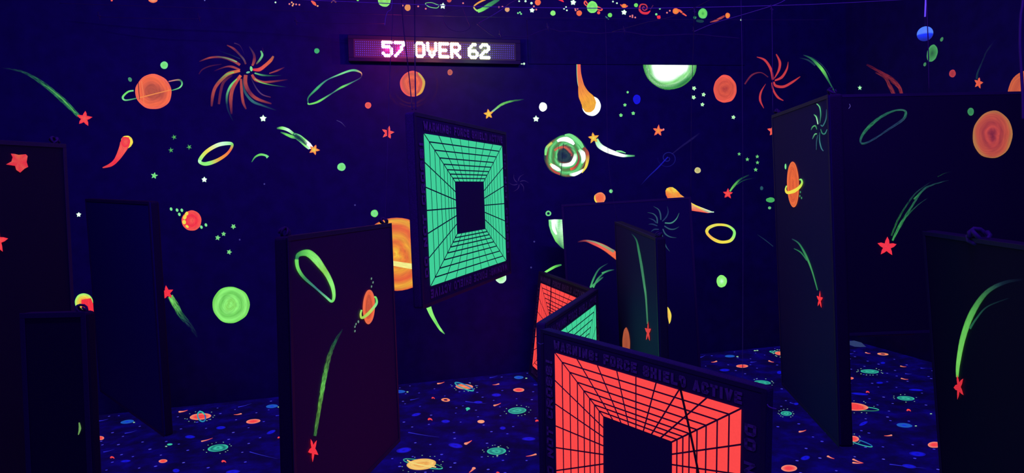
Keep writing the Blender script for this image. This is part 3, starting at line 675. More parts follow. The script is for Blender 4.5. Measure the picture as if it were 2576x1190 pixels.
P().disc(1938, 503, 11, 6.5, 0, (lin((70, 180, 90)),)).stroke([(1928, 499), (1936, 496), (1944, 490)], (1.5,), (BLACK,)).lay('painted_planet', B, wb, label='green planet peeking from behind the leaning panel')
P().disc(1936, 523, 4, 3.7, 0, (lin((100, 190, 120)),)).lay('painted_planet', B, wb)
P().star(1945, 329, 15, 0, CORAL, CORAL, .5).lay('painted_star', B, wb, label='orange star half hidden by the leaning panel')
P().disc(1379.5, 537, 7.2, 6.8, 0, (lin((90, 200, 110)), MINT), hole=.45).lay('painted_ring', B, wb, label='small green donut')
c = crop(1300, 480, 4.577)
P().poly([(1380, 553), (1395, 552), (1407, 552), (1440, 553), (1440, 640), (1411, 622), (1397, 607), (1386, 585), (1381, 568)], [G2, WH, G2, WH, GRN, DGR, GRN, G2, G2]).stroke([(1391, 555), (1393, 575), (1400, 590)], (8, 9, 4), (WH,), (.9,), edge=.3).lay('painted_planet', B, wb, .002, M_PAINT, 'green and white slice of planet beside the dark panel')
P().stroke(c((325, 940), (400, 895), (450, 870), (515, 852)), (5, 6.5, 6, 4), (LGR, GRN, DGR), (1, 1, 1, .8), edge=.6).lay('painted_streak', B, wb, label='short green streak above the red shield')
P().stroke([(1905, 590), (1925, 604), (1945, 620)], (1.5, 2.5, 2), (lin((30, 60, 85)),), (.2, .6, .6)).lay('painted_streak', B, wb)
# green comet tail near the corner and red tail on right wall
c = crop(1920, 100, 4.958)
P().stroke(c((500, 190), (600, 235), (700, 330), (760, 410), (830, 540), (900, 665)), (2, 6, 9, 9, 4, 3), (DTEAL, DGR, GRN, DGR, DTEAL), (.3, .7, .9, .9, .6, .6), edge=.1).stroke(c((450, 225), (560, 255), (650, 320)), (1.5, 5, 6), (DTEAL,), (.1, .5, .5)).stroke(c((600, 210), (720, 300), (800, 400), (845, 490)), (1, 2, 2, 1), (DTEAL,), (.2, .6, .5, .1)).lay('painted_streak', B, wb, .002, M_PAINT, 'dim green tail near the room corner')
P().stroke([(2007, 595), (2016, 602)], (2,), (DTEAL,), (.5,)).lay('painted_streak', B, wb)
# comet seen past the low left panel
o = P().disc(211, 760, 23, 22, 0, (lin((240, 90, 50)), lin((250, 150, 50)), YEL, LGR), jag=.01).lay('painted_comet', B, wb, .002, M_PAINT, 'red comet with yellow green rim low at the left')
P().stroke([(217, 752), (220, 768), (226, 785), (236, 806), (250, 830)], (24, 30, 24, 14, 6), (RED,), (1,), edge=1).lay('tail', B, o, .0034)
# green planet & falling star
P().disc(581, 767, 47, 46, 0, (LGR, lin((135, 225, 90)), LGR, lin((110, 210, 80)), LGR, lin((120, 225, 85))), jag=.014).lay('painted_planet', B, wb, label='large lime green planet near the floor')
shooting(B, wb, 420, 736.5, 18, -8, RED, RED, [([(428, 745), (440, 765), (455, 792), (475, 815), (497, 848)], (16, 17, 17, 15, 6), (LGR, GRN, DGR, DTEAL, DTEAL), (1, .9, .7, .5, .15)), ([(432, 752), (446, 778), (468, 808)], (6, 5, 3), (LGR, DGR), (.9, .6, .2))], 'red star with a green tail falling down')
for x, y in [(603, 603), (665, 463), (893, 516), (1344, 608), (1336, 673)]:
    P().disc(x, y, 2.2, 2.2, 0, (lin((70, 65, 150)),), alpha=.6).lay('painted_star', B, wb, .002, M_PAINT, 'faint violet speck')

# --- border of small stars along the top of the back wall
def dot(x, y, r, c, kind='painted_planet', label=None): P().disc(x, y, r, r, 0, (c,)).lay(kind, B, wb, .002, M_PAINT, label)
for x, y, r, cc in [(281, 1, 2.6, CORAL), (515, 1, 1.6, lin((110, 110, 200))), (900, 0, 3, GRN), (1130, 0, 6, lin((205, 85, 60))), (1353, 6, 7.5, ORA), (1457, 33, 7, ORA), (1391, 33, 6.5, LGR), (1506, 32, 4, CORAL), (1534.5, 38, 5.5, GRN), (1600, 13, 5, GRN), (1651, 36, 3, MINT), (1337, 8, 3.2, PALE), (1322, 3, 2.8, PALE), (1660, 22, 2.4, MINT), (1748, 44, 4, DGR)]:
    dot(x, y, r, cc, label='tiny glowing planet in the border along the ceiling')
P().disc(385, 0, 11.5, 7, 0, (PEACH, ORA)).lay('painted_planet', B, wb, label='small orange planet at the ceiling, left end')
P().disc(967, 1, 16, 16, 0, (LGR, lin((140, 220, 80)), LGR)).lay('painted_planet', B, wb, label='lime planet in the ceiling border')
P().disc(1025.5, 19, 7.5, 8.5, 0, (lin((235, 150, 70)),)).lay('painted_planet', B, wb, label='small amber planet in the ceiling border')
P().disc(1276, 24, 6, 6, 0, (PEACH, lin((215, 170, 110)))).lay('painted_planet', B, wb, label='small tan planet in the ceiling border')
P().disc(1768, 34, 11.5, 13, 0, (lin((60, 170, 70)), GRN, lin((90, 210, 110)))).lay('painted_planet', B, wb, label='green planet at the right end of the ceiling border')
P().disc(1761, 53, 10, 4, 5, (lin((25, 70, 70)),), alpha=.6).lay('painted_streak', B, wb, label='dim teal smear')
for x, y, r in [(1114, 15, 8), (1338.5, 26, 7), (1442, 6, 8), (1570, 31, 7.5)]:
    P().star(x, y, r, 5, PALE, WHITE, .62).lay('painted_star', B, wb, label='small white star in the ceiling border')
for x, y, cc in [(693, 6, PALE), (728, 10, PINK), (734, 6, PEACH), (738, 10, PEACH), (736, 14, PEACH), (745, 11, PINK), (753, 12, PINK), (1013, 14, PINK), (1052, 16, PINK), (1071, 22, PINK), (1165, 8, PINK), (1303, 33, MINT), (1308, 31, MINT), (1311, 35, MINT), (1255, 18, PINK), (1264, 17, PINK), (1306, 3, PALE), (1343, 16, PINK), (1349, 24, PINK), (1419, 22, PALE), (1424, 18, PALE), (1426, 26, PALE), (1447, 22, PINK), (1453, 22, PINK), (1448, 26, PINK), (1552, 8, PALE), (1542, 4, PALE), (1585, 41, PINK), (1591, 39, PINK), (1591, 43, PINK), (1598, 44, PINK), (1678, 32, PINK), (1685, 27, PINK), (1864, 50, PALE)]:
    P().disc(x, y, 2.2, 2.2, 0, (cc,)).lay('painted_dot', B, wb)
P().stroke([(783, 2), (790, 8), (795, 14)], (3, 9, 3), (CORAL, ORA)).disc(799, 15, 2.5, 2, 0, (PEACH,)).lay('painted_comet', B, wb, label='small orange comet in the ceiling border')
P().stroke([(833, 7), (838, 2), (846, 5)], (1.5, 4, 5), (lin((150, 80, 60)),), (.8,)).lay('painted_comet', B, wb, label='dim brown comet')
P().stroke([(1071, 8), (1085, 6.5), (1098, 11), (1104, 14), (1099, 20), (1082, 18), (1073, 13)], 2.2, (lin((110, 190, 110)), MINT), (.8,), closed=True).lay('painted_ring', B, wb, label='tiny green ring beside a white star')
P().stroke([(1255, -2), (1232, 12), (1213, 24), (1202, 28)], (8, 12, 10, 9), (DGR, lin((60, 160, 80)), GRN, LGR), (.7, .8, .9, 1), edge=.2).stroke([(1222, -2), (1205, 6), (1193, 15), (1194, 22), (1202, 28)], (5, 5, 4, 4, 5), (AMB, lin((230, 170, 60)), LGR), (.9,)).lay('painted_ring', B, wb, label='green and orange ring in the ceiling border')
P().stroke([(1405, -3), (1413, 1), (1418, 5)], (7, 6, 2), (RED,)).lay('painted_comet', B, wb)
o = P().disc(1490, 18, 13.5, 15, 0, (LGR, GRN, LGR)).lay('painted_planet', B, wb, .003, label='green planet with an orange ring in the ceiling border')
P().stroke([(1480, 13), (1473, 3), (1470, 8), (1475, 14), (1482, 16)], (3, 4, 4, 3, 2), (CORAL,)).stroke([(1501, 16), (1514, 22), (1512, 26), (1502, 24)], (3.5,), (CORAL,)).lay('ring', B, o, .0018)
o = P().disc(1570, 15, 6.5, 5.5, 0, (AMB, ORA)).lay('painted_planet', B, wb, .003, label='tiny orange winged planet')
P().stroke([(1561, 11), (1564, 15), (1570, 17), (1576, 17), (1579, 14)], (3,), (CORAL,)).lay('ring', B, o, .0018)
P().stroke([(1622, 19), (1619, 17), (1616, 21), (1621, 26), (1628, 21), (1624, 12), (1612, 12), (1609, 24), (1616, 32), (1628, 33), (1636, 27)], (2, 3, 3, 3, 3.5, 3.5, 4, 6, 7, 7, 2), (lin((150, 50, 90)), RB, RED), (.9,)).stroke([(1636, 24), (1643, 13)], (2, 3), (lin((100, 40, 80)),), (.5,)).lay('painted_spiral', B, wb, label='red spiral galaxy in the ceiling border')
P().poly([(1652, 41), (1655, 39), (1661, 39), (1662, 45), (1659, 49), (1654, 47)], RED).lay('painted_star', B, wb, label='little red square blot')
o = P().disc(1700, 28, 8, 7.5, 0, (AMB, ORA)).lay('painted_comet', B, wb, .003, label='orange comet with tail to the right')
P().stroke([(1700, 24), (1710, 27), (1718, 34), (1727, 40)], (5, 6, 5, 3), (ORA, CORAL)).lay('tail', B, o, .002)
o = P().disc(1830.5, 39, 6, 7, 0, (AMB, ORA)).lay('painted_comet', B, wb, .003, label='orange comet with tail to the left')
P().stroke([(1823, 40), (1812, 46), (1800, 52), (1786, 56)], (5, 7, 6, 2), (lin((160, 60, 60)), lin((200, 85, 70)), lin((130, 50, 60))), (.8,)).lay('tail', B, o, .002)
P().stroke([(1523, 41), (1527, 45), (1532, 49)], (3, 4, 2), (TEAL,), (.6,)).lay('painted_streak', B, wb)

# --- right wall
W = RIGHT; wr = wall_right
P().star(2163, 221, 6.3, 0, MINT, PALE, .45, rx=.9).lay('painted_star', W, wr, label='small green star on the right wall')
c = crop(1920, 100, 4.958)
P().stroke(c((1290, 310), (1400, 370), (1520, 440), (1620, 510), (1700, 600), (1730, 700)), (6, 8, 10, 14, 10, 8), (MAR, lin((170, 55, 55))), (.3, .6, .8, .85, .9, .9), edge=.1).stroke(c((1400, 410), (1520, 480), (1580, 580), (1640, 700)), (3, 6, 11, 11), (lin((150, 50, 55)),), (.4, .8, .9, .9), edge=.1).lay('painted_streak', W, wr, .002, M_STREAK, 'dim red streaky tail on the right wall')
c = crop(2240, 0, 4.958)
P().disc(2345, 134, 13, 22, 15, (lin((40, 90, 55)), lin((60, 140, 70)), lin((75, 165, 95)))).stroke([(2336, 127), (2337, 152)], (1.4,), (BLACK,)).lay('painted_planet', W, wr, label='dim green oval planet on the right wall')
P().disc(2369, 99, 3.6, 6, 25, (lin((65, 135, 85)),)).lay('painted_planet', W, wr, label='tiny green moon right of the green oval planet')
P().disc(2326.5, 162, 3.4, 5.2, 20, (lin((65, 135, 85)),)).lay('painted_planet', W, wr, label='tiny green moon under the green oval planet')
P().disc(2396, 185, 8.3, 9.8, 10, (lin((165, 50, 50)), lin((190, 62, 62)))).lay('painted_planet', W, wr, label='dull red planet on the right wall')
shooting(W, wr, 2461.5, 209, 15.5, 12, lin((235, 100, 55)), lin((240, 90, 60)), [(c((1075, 985), (1090, 900), (1150, 760), (1200, 640), (1330, 470)), (6, 5, 4, 5, 4), (lin((30, 85, 85)), DTEAL, lin((30, 30, 75))), (.8, .6, .35, .5, .1))], 'orange star with faint tail on the right wall', rx=.8)
P().disc(2592, 238, 58, 62, 10, (lin((200, 95, 45)), lin((215, 100, 45)), lin((195, 85, 45)), lin((220, 105, 50))), jag=.01).lay('painted_planet', W, wr, label='large orange planet cut off by the far right panel')

# ------------------------------------------------------------------ panels
def solve_quad(q, D):
    """four photograph corners of a flat board -> its place in the room; D = depth of the second corner"""
    r = [ray(*p) for p in q]
    # t0 r0 - t1 r1 + t2 r2 - t3 r3 = 0 with t1 = D
    A = Matrix((r[0], r[2], -r[3])).transposed()
    t0, t2, t3 = A.inverted() @ (r[1] * D)
    P_ = [ORG + r[0] * t0, ORG + r[1] * D, ORG + r[2] * t2, ORG + r[3] * t3]
    return P_

GLYPH = {
 'W': [[(0, 1), (.18, 0), (.5, .7), (.82, 0), (1, 1)]], 'A': [[(0, 0), (.5, 1), (1, 0)], [(.22, .3), (.78, .3)]],
 'R': [[(0, 0), (0, 1), (.85, 1), (1, .85), (1, .6), (.85, .46), (0, .46)], [(.5, .46), (1, 0)]],
 'N': [[(0, 0), (0, 1), (1, 0), (1, 1)]], 'I': [[(.5, 0), (.5, 1)]],
 'G': [[(1, .85), (.85, 1), (.15, 1), (0, .85), (0, .15), (.15, 0), (.85, 0), (1, .15), (1, .5), (.5, .5)]],
 ':': [[(.5, .76), (.5, .82)], [(.5, .18), (.5, .24)]], '!': [[(.5, 1), (.5, .35)], [(.5, .18), (.5, 0)]],
 'F': [[(0, 0), (0, 1), (1, 1)], [(0, .5), (.8, .5)]], 'O': [[(.15, 0), (0, .15), (0, .85), (.15, 1), (.85, 1), (1, .85), (1, .15), (.85, 0), (.15, 0)]],
 'C': [[(1, .85), (.85, 1), (.15, 1), (0, .85), (0, .15), (.15, 0), (.85, 0), (1, .15)]],
 'E': [[(1, 1), (0, 1), (0, 0), (1, 0)], [(0, .5), (.8, .5)]], 'S': [[(1, .85), (.85, 1), (.15, 1), (0, .87), (0, .6), (.12, .5), (.88, .5), (1, .4), (1, .13), (.85, 0), (.15, 0), (0, .15)]],
 'H': [[(0, 0), (0, 1)], [(1, 0), (1, 1)], [(0, .5), (1, .5)]], 'L': [[(0, 1), (0, 0), (1, 0)]],
 'D': [[(0, 0), (0, 1), (.8, 1), (1, .8), (1, .2), (.8, 0), (0, 0)]], 'T': [[(.5, 0), (.5, 1)], [(0, 1), (1, 1)]],
 'V': [[(0, 1), (.5, 0), (1, 1)]]}
def text_geo(txt, width, height):
    """bold squared letters -> 2D quads in a width x height box, origin lower left"""
    adv = [.55 if ch in 'I:!' else (.6 if ch == ' ' else (1.25 if ch == 'W' else 1.0)) for ch in txt]
    gap = .22; tot = sum(adv) + gap * (len(txt) - 1)
    k = width / tot; x = 0; V = []; F = []; words = []
    sw = height * .27
    for ch, a in zip(txt, adv):
        if ch == ' ': words.append((V, F)); V = []; F = []
        else:
            gw = a * k
            ix, iy = sw / 2 / max(gw, 1e-6), sw / 2 / height
            for pl in GLYPH[ch]:
                pts = []
                for p in pl:
                    px = x + (ix + p[0] * (1 - 2 * ix)) * gw; py = (iy + p[1] * (1 - 2 * iy)) * height
                    pts.append((px, py))
                for i in range(len(pts) - 1):
                    (ax, ay), (bx, by) = pts[i], pts[i + 1]
                    dx, dy = bx - ax, by - ay; h = hypot(dx, dy) or 1; dx /= h; dy /= h
                    e = sw * .30; nx, ny = -dy * sw / 2, dx * sw / 2
                    if i == 0: e0 = sw * .5
                    else: e0 = e
                    e1 = sw * .5 if i == len(pts) - 2 else e
                    j = len(V)
                    V += [(ax - dx * e0 + nx, ay - dy * e0 + ny), (ax - dx * e0 - nx, ay - dy * e0 - ny), (bx + dx * e1 - nx, by + dy * e1 - ny), (bx + dx * e1 + nx, by + dy * e1 + ny)]
                    F.append((j, j + 1, j + 2, j + 3))
        x += (a + gap) * k
    words.append((V, F))
    return words

M_LETTER = matte('violet_print_ink', (.24, .17, .22), .7, .1, 300, .25)
def board(name, q, D, label, fab, thick=.05, cat='panel', group=None, margin=0.0, orth=True, binding=True, extend=None, edge=None):
    P_ = solve_quad(q, D)
    u = P_[1] - P_[0]; v = P_[3] - P_[0]
    if orth: v = v - u.normalized() * v.dot(u.normalized())
    n = u.cross(v).normalized()
    if n.dot(ORG - P_[0]) < 0: n = -n
    o = P_[0].copy(); un, vn = u.normalized(), v.normalized()
    if margin:
        o -= un * margin + vn * margin; u = u + un * 2 * margin; v = v + vn * 2 * margin
    if extend: v = vn * extend
    base = o + u * .5 + v - n * thick / 2
    e = empty(name, base, label, cat, group)
    V, F = box_pts(o, u, v, -n * thick)
    bd = obj('board', V, F, [fab, edge or M_EDGE], e, fmat=[0, 1, 1, 1, 1, 1]); bevel(bd, .012, 3)
    if binding:
        b = .018; r = []
        for a0, d1, d2 in ((o, u, vn * b), (o + v - vn * b, u, vn * b), (o + vn * b, un * b, v - vn * 2 * b), (o + u - un * b + vn * b, un * b, v - vn * 2 * b)):
            r.append(box_pts(a0 + n * .0005, d1, d2, n * .003))
        V, F = merge(*r)
        bevel(obj('edge_binding', V, F, M_BIND, e), .0012, 2)
    sf = Surf(o, n)
    return e, sf, o, u, v, n
M_EDGE = matte('black_panel_edge', (.016, .012, .022), .8, .2, 200, .2)
M_EDGE2 = matte('shield_side_cloth', (.045, .028, .07), .9, .5, 260, .4)
M_BIND = matte('binding_tape', (.040, .034, .052), .5, .2, 300, .2)

def shield(name, q, D, label, col_mat, fab, group=None, margin=.09, extend=None):
    P_ = solve_quad(q, D)
    e, sf, o, u, v, n = board(name, q, D, label, fab, .05, 'shield panel', group, margin=margin, extend=extend, edge=M_EDGE2)
    un, vn = u.normalized(), v.normalized()
    pu = u.length - 2 * margin; pv = (P_[3] - P_[0]); pv = (pv - un * pv.dot(un)).length
    po = o + un * margin + vn * margin + n * .0022
    tu = [0, .15, .278, .393, .5, .607, .722, .85, 1]
    tv = [0, .19, .35, .50, .65, .81, 1]
    rr = [0, .17, .33, .485, .615, .73, .825, .915, 1.0]
    S = .63
    V = []; F = []
    lw = .0032
    def pt(a, b): return po + un * (a * pu) + vn * (b * pv)
    def cell(c4):
        # shrink a cell a little so the dark fabric shows as line
        P4 = [Vector((x * pu, y * pv, 0)) for x, y in c4]
        k = len(V); n_ = 4; out = []
        cen = sum(P4, Vector()) / 4
        L = []
        for i in range(4):
            a, b = P4[i], P4[(i + 1) % 4]
            d = (b - a).normalized(); nn = Vector((-d.y, d.x, 0))
            if nn.dot(cen - a) < 0: nn = -nn
            L.append((a + nn * lw, d))
        for i in range(4):
            (p, d), (q_, g) = L[i - 1], L[i]
            den = d.x * g.y - d.y * g.x
            if abs(den) < 1e-9: out.append(q_)
            else:
                t = ((q_.x - p.x) * g.y - (q_.y - p.y) * g.x) / den
                out.append(p + d * t)
        for p in out: V.append(po + un * p.x + vn * p.y)
        F.append((k, k + 1, k + 2, k + 3))
    def sc(x, y, r):
        m = 1 - S * r
        return (.5 + (x - .5) * m, .5 + (y - .5) * m)
    for j in range(8):
        r0, r1 = rr[j], rr[j + 1]
        for side in (0, 1):
            for i in range(8):
                cell([sc(tu[i], side, r0), sc(tu[i + 1], side, r0), sc(tu[i + 1], side, r1), sc(tu[i], side, r1)])
            for i in range(6):
                cell([sc(side, tv[i], r0), sc(side, tv[i + 1], r0), sc(side, tv[i + 1], r1), sc(side, tv[i], r1)])
    g = obj('tunnel_grid_print', V, F, col_mat, e)
    def letter(txt, origin, du, dv, w, h):
        for v2, f2 in text_geo(txt, w, h):
            obj('lettering', [origin + du * x + dv * y + n * .0024 for x, y in v2], f2, M_LETTER, e)
    H_ = .044; gp = .012
    T = 'WARNING: FORCE SHIELD ACTIVE'; T2 = 'DO NOT CROSS!'
    letter(T, po - vn * gp, un, -vn, pu, H_)
    letter(T, po + un * pu + vn * (pv + gp), -un, vn, pu, H_)
    letter(T2, po + vn * pv * .93 - un * gp, -vn, -un, pv * .87, H_)
    letter(T2, po + un * (pu + gp) + vn * pv * .07, vn, un, pv * .87, H_)
    return e, sf, o, u, v, n

FAB_VIOLET = fabric('dark_violet_vinyl', (.040, .022, .060))
FAB_MAROON = fabric('dark_maroon_vinyl', (.060, .014, .055))
FAB_NAVY = fabric('dark_navy_vinyl', (.030, .020, .080))
FAB_BLACK = fabric('black_vinyl', (.012, .008, .019))
FAB_PLAIN = fabric('plain_black_cloth', (.02, .014, .11))
M_GREEN = flat_emit('turquoise_shield_ink', lin((62, 208, 148)), 1.0, 'FRONT', base=(.02, .05, .04), var=.03)
M_RED = flat_emit('red_shield_ink', lin((252, 72, 68)), 1.0, 'FRONT', base=(.05, .02, .02), var=.03)

S5 = shield('shield_panel', [(1064, 334), (1262.5, 366), (1273.8, 656.7), (1082.2, 722)], 4.4, 'hanging panel with turquoise tunnel grid and warning lettering below the lit sign', M_GREEN, FAB_VIOLET)
S8 = shield('shield_panel', [(1360.5, 711), (1470, 756), (1443, 1014), (1339, 920)], 4.76, 'red grid panel standing behind the small turquoise one', M_RED, FAB_VIOLET)
S9 = shield('shield_panel', [(1385, 850), (1498, 765), (1504, 1060), (1394, 1240)], 4.55, 'half hidden turquoise grid panel between the two red grid panels', M_GREEN, FAB_VIOLET)
S10 = shield('shield_panel', [(1395, 885), (1868, 1026), (1872, 1502), (1408, 1256)], 2.42, 'big red grid panel with warning lettering, nearest of the grid panels', M_RED, FAB_VIOLET)

def front_cord(g, pts, r=.004):
    e, sf = g[0], g[1]
    V, F = tube(smooth_pts([sf.hit(x, y, .008) for x, y in pts], 4), r, 6)
    return obj('dark_cord', V, F, M_STRAP2, e, smooth=True)
M_STRAP2 = matte('black_cord', (.012, .008, .02), .9, .2, 200, .2)
front_cord(S10, [(1708, 958), (1713, 985), (1730, 1060), (1743, 1120), (1760, 1205)], .0042)
front_cord(S8, [(1386, 700), (1386, 730), (1383, 790), (1380, 830)], .0035)

# maroon panel
E4, sf, *_ = g4 = board('painted_panel', [(722, 594), (984, 561), (1006, 1110), (743, 1385)], 3.3, 'hanging maroon panel painted with green ring and ringed orange planet', FAB_MAROON, .05, orth=False)
c = crop(690, 520, 3.9675)
P().stroke(c((225, 520), (250, 475), (330, 462), (400, 510), (480, 610), (540, 700), (585, 810), (595, 905), (572, 945), (520, 905), (400, 800), (290, 700), (235, 610)), (8, 12, 19, 20, 14, 12, 9, 7, 6, 5, 8, 9, 10), (DGR, lin((70, 170, 70)), GRN, LGR, lin((140, 220, 80)), LGR, LGR, GRN, MINT, TEAL, lin((60, 150, 80)), GRN, GRN), (.9,), closed=True, edge=.5).lay('painted_ring', sf, E4, .0035, M_PAINT, 'pear-shaped green ring')
o = P().disc(928, 772, 15.5, 43.5, 2, (DORA, lin((215, 95, 45)), DORA, ORA, lin((235, 110, 70))), jag=.006).lay('painted_planet', sf, E4, .0035, M_PAINT, 'orange oval planet with green ring')
P().stroke(c((872, 1030), (862, 1075), (875, 1110), (930, 1075), (990, 1010), (1022, 960), (1015, 910), (998, 900)), (4, 5, 6, 8, 7, 6, 5, 4), (LGR, lin((190, 230, 90)), lin((170, 220, 80)), lin((200, 225, 90)), MINT, GRN, LGR), (1,), edge=.7).lay('ring', sf, o, .0048)
for x, y in c((970, 718), (986, 756), (971, 797), (838, 1145), (816, 1172)) + [(902, 810), (893, 822), (893, 833)]:
    P().disc(x, y, 1.6, 3.2, 10, (lin((110, 150, 130)),)).lay('painted_dot', sf, E4, .0035)
c = crop(640, 590, 1.983)
o = P().star(788, 1131, 31, 186, RED, RED, .38, rx=.45, ry=1.05).lay('painted_star', sf, E4, .0045, M_PAINT, 'red star')
P().stroke(c((440, 472), (400, 540), (370, 620), (345, 740), (325, 860), (302, 1005)), (3, 9, 12, 12, 10, 8), (DTEAL, DGR, lin((80, 130, 60)), GRN, lin((110, 180, 60)), lin((60, 130, 60))), (.3, .6, .8, .9, .9, .9), edge=.3).lay('tail', sf, o, .0035, M_STREAK)
def cord(name, pts, r, label, mat=M_CORD, cat='string', group=None, sag=False):
    V, F = tube(pts, r, 6)
    o = obj(name, V, F, mat, None, origin=pts[0], smooth=True)
    return tag(o, label, cat, group)
def knot(parent, p, r=.012, mat=M_STRAP):
    R = random.Random(int(p.x * 1000)); V, F = [], []
    for k in range(3):
        a = Vector((R.uniform(-1, 1), R.uniform(-1, 1), R.uniform(.2, 1))).normalized()
        loop = [p + a.orthogonal().normalized() * r * cos(t) + a.cross(a.orthogonal()).normalized() * r * 1.2 * sin(t) for t in [2 * pi * i / 9 for i in range(9)]]
        V, F = merge((V, F), tube(loop, r * .3, 5))
    return obj('tie', V, F, mat, parent, smooth=True)
def corner_ties(g, ks=(0, 1)):
    e, sf, o, u, v, n = g
    for k in ks:
        p = o + (u if k else u * 0) - n * .025 + (u.normalized() * (-.03 if k else .03)) - v.normalized() * .012
        knot(e, p, .016)
corner_ties(g4)

# dark panel with starburst, facing the camera
g6 = board('painted_panel', [(1412, 515), (1738, 495), (1764, 935), (1437, 948)], 5.45, 'dark panel painted with a grey-green pinwheel, standing before the back wall', fabric('black_blue_vinyl', (.018, .012, .058)))
E6, sf = g6[0], g6[1]
c = crop(1520, 460, 3.9675); s = P(); GG = lin((45, 85, 95)); G3 = lin((30, 55, 85))
for pts, cc in [(c((565, 370), (560, 310), (540, 265), (490, 235)), GG), (c((580, 385), (620, 340), (638, 290), (628, 232)), G3), (c((605, 400), (670, 400), (720, 360), (748, 300)), lin((70, 140, 120))), (c((600, 430), (650, 460), (700, 462), (748, 438)), GG), (c((585, 460), (610, 510), (660, 540), (722, 548)), GG), (c((575, 510), (590, 570), (620, 640), (655, 685)), GG), (c((545, 465), (500, 465), (465, 490)), G3), (c((530, 430), (480, 412), (440, 415)), G3), (c((520, 400), (490, 370), (440, 352)), G3), (c((530, 405), (525, 350), (490, 310), (430, 296)), GG)]:
    s.stroke(pts, (3, 4, 3, 1), (cc,), (.9, .9, .8, .3), edge=.1)
s.lay('painted_starburst', sf, E6, .0035, M_PAINT, 'grey-green pinwheel')
c = crop(1300, 480, 4.577)
P().stroke(c((700, 590), (790, 575), (880, 600), (1000, 650), (1120, 730), (1200, 790)), (3, 5, 10, 14, 17, 18), (lin((70, 30, 60)), lin((190, 80, 60)), CORAL, ORA, ORA), (.2, .7, 1, 1, 1, 1), edge=.3).stroke(c((800, 570), (900, 590), (1010, 640), (1120, 700)), (2, 4, 6, 8), (TEAL, lin((170, 180, 110)), lin((140, 150, 110))), (.6, .9, 1, 1), edge=.3).lay('painted_comet', sf, E6, .0035, M_PAINT, 'orange comet tail')
s = P()
for pts in (c((845, 1120), (890, 1000), (950, 900), (1050, 835)), c((880, 1115), (930, 1020), (1000, 950), (1060, 925)), c((850, 1110), (960, 1020), (1000, 990)), c((980, 950), (1060, 920), (1125, 908))):
    s.stroke(pts, (4.5, 5, 4, 1.5), (lin((80, 190, 110)), lin((50, 130, 85)), DTEAL), (.9, .8, .7, .2), edge=.2)
s.lay('painted_streak', sf, E6, .0035, M_PAINT, 'dim green star tail')
P().disc(1664, 797, 25, 30, 0, (lin((250, 175, 70)), lin((235, 150, 80)), YEL)).stroke([(1670, 762), (1676, 790), (1683, 822)], (3, 5, 4), (BLACK,)).lay('painted_planet', sf, E6, .0035, M_PAINT, 'amber planet edge')

# navy panel with green streak
g7 = board('painted_panel', [(1547, 557), (1650, 598), (1668, 1145), (1564, 990)], 3.8, 'narrow navy panel with thin green star tail, in front of the dark pinwheel panel', FAB_NAVY, .055)
E7, sf = g7[0], g7[1]
o = P().star(1630, 835, 27, 2, lin((225, 55, 50)), None, .36, rx=.30, ry=1.0).lay('painted_star', sf, E7, .0045, M_PAINT, 'thin red star')
c = crop(1520, 460, 3.9675)
P().stroke(c((270, 505), (320, 570), (345, 680), (375, 850), (400, 1020)) + [(1625, 750), (1629, 815)], (1.5, 4, 6, 7, 6, 5, 4), (DTEAL, DGR, lin((60, 130, 90)), lin((70, 150, 100)), lin((60, 120, 85))), (.2, .6, .9, .9, .9, .8, .8), edge=.3).lay('tail', sf, o, .0035)
P().disc(1575, 868, 9.5, 44, 0, (lin((165, 75, 50)), lin((185, 90, 55)))).lay('painted_planet', sf, E7, .0035, M_PAINT, 'brown orange narrow planet')
corner_ties(g7, (1,))

# leaning panel at right
g11 = board('painted_panel', [(1942, 290), (2084, 237), (2120, 1135), (1972, 973)], 3.0, 'tall hanging navy panel with a ringed orange oval planet', FAB_NAVY, .06)
E11, sf = g11[0], g11[1]
c = crop(1930, 240, 3.72)
o = P().disc(1995, 464, 15.2, 57.5, -1.5, (lin((225, 90, 40)), lin((245, 110, 45)), lin((225, 95, 40)), lin((250, 120, 55))), jag=.005).lay('painted_planet', sf, E11, .0035, M_PAINT, 'bright orange oval planet')
P().stroke(c((182, 845), (172, 880), (190, 910), (250, 895), (300, 860), (325, 820), (318, 788), (300, 790)), (3, 4, 7, 9, 7, 5, 4, 3), (LGR, YEL, YEL, YEL, lin((200, 240, 80)), LGR, LGR), (1,), edge=.8).lay('ring', sf, o, .0048)
P().disc(1976, 419, 2.2, 7, 0, (MINT,)).lay('painted_dot', sf, E11, .0035)
for x, y in c((310, 905), (305, 942), (321, 960)): P().disc(x, y, 1.5, 3, 0, (lin((70, 150, 100)),)).lay('painted_dot', sf, E11, .0035)
s = P()
for pts, cc in [(c((462, 78), (490, 110), (500, 180), (492, 262)), (MINT, lin((70, 170, 120)), DTEAL)), (c((435, 178), (460, 205), (474, 270)), (DGR, MINT, PALE)), (c((555, 130), (550, 220), (520, 285), (500, 275)), (DTEAL, TEAL)), (c((560, 318), (540, 358), (515, 355), (500, 315)), (TEAL, DGR)), (c((465, 320), (450, 285), (425, 295), (410, 325)), (DGR, lin((90, 190, 110)), DTEAL)), (c((465, 360), (445, 365), (422, 410)), (MINT, DTEAL)), (c((492, 345), (490, 420), (505, 490), (525, 520)), (DTEAL, TEAL, lin((60, 110, 130)))), (c((475, 370), (462, 430), (460, 510)), (DTEAL,))]:
    s.stroke(pts, (2, 3.4, 3.2, 2.4), cc, (.7, .9, .9, .7), edge=.3)
s.lay('painted_starburst', sf, E11, .0035, M_PAINT, 'thin green pinwheel')
c = crop(1876, 590, 1.983)
o = P().star(2062, 754, 23, 5, RED, None, .36, rx=.36, ry=1.0).lay('painted_star', sf, E11, .0045, M_PAINT, 'red star')
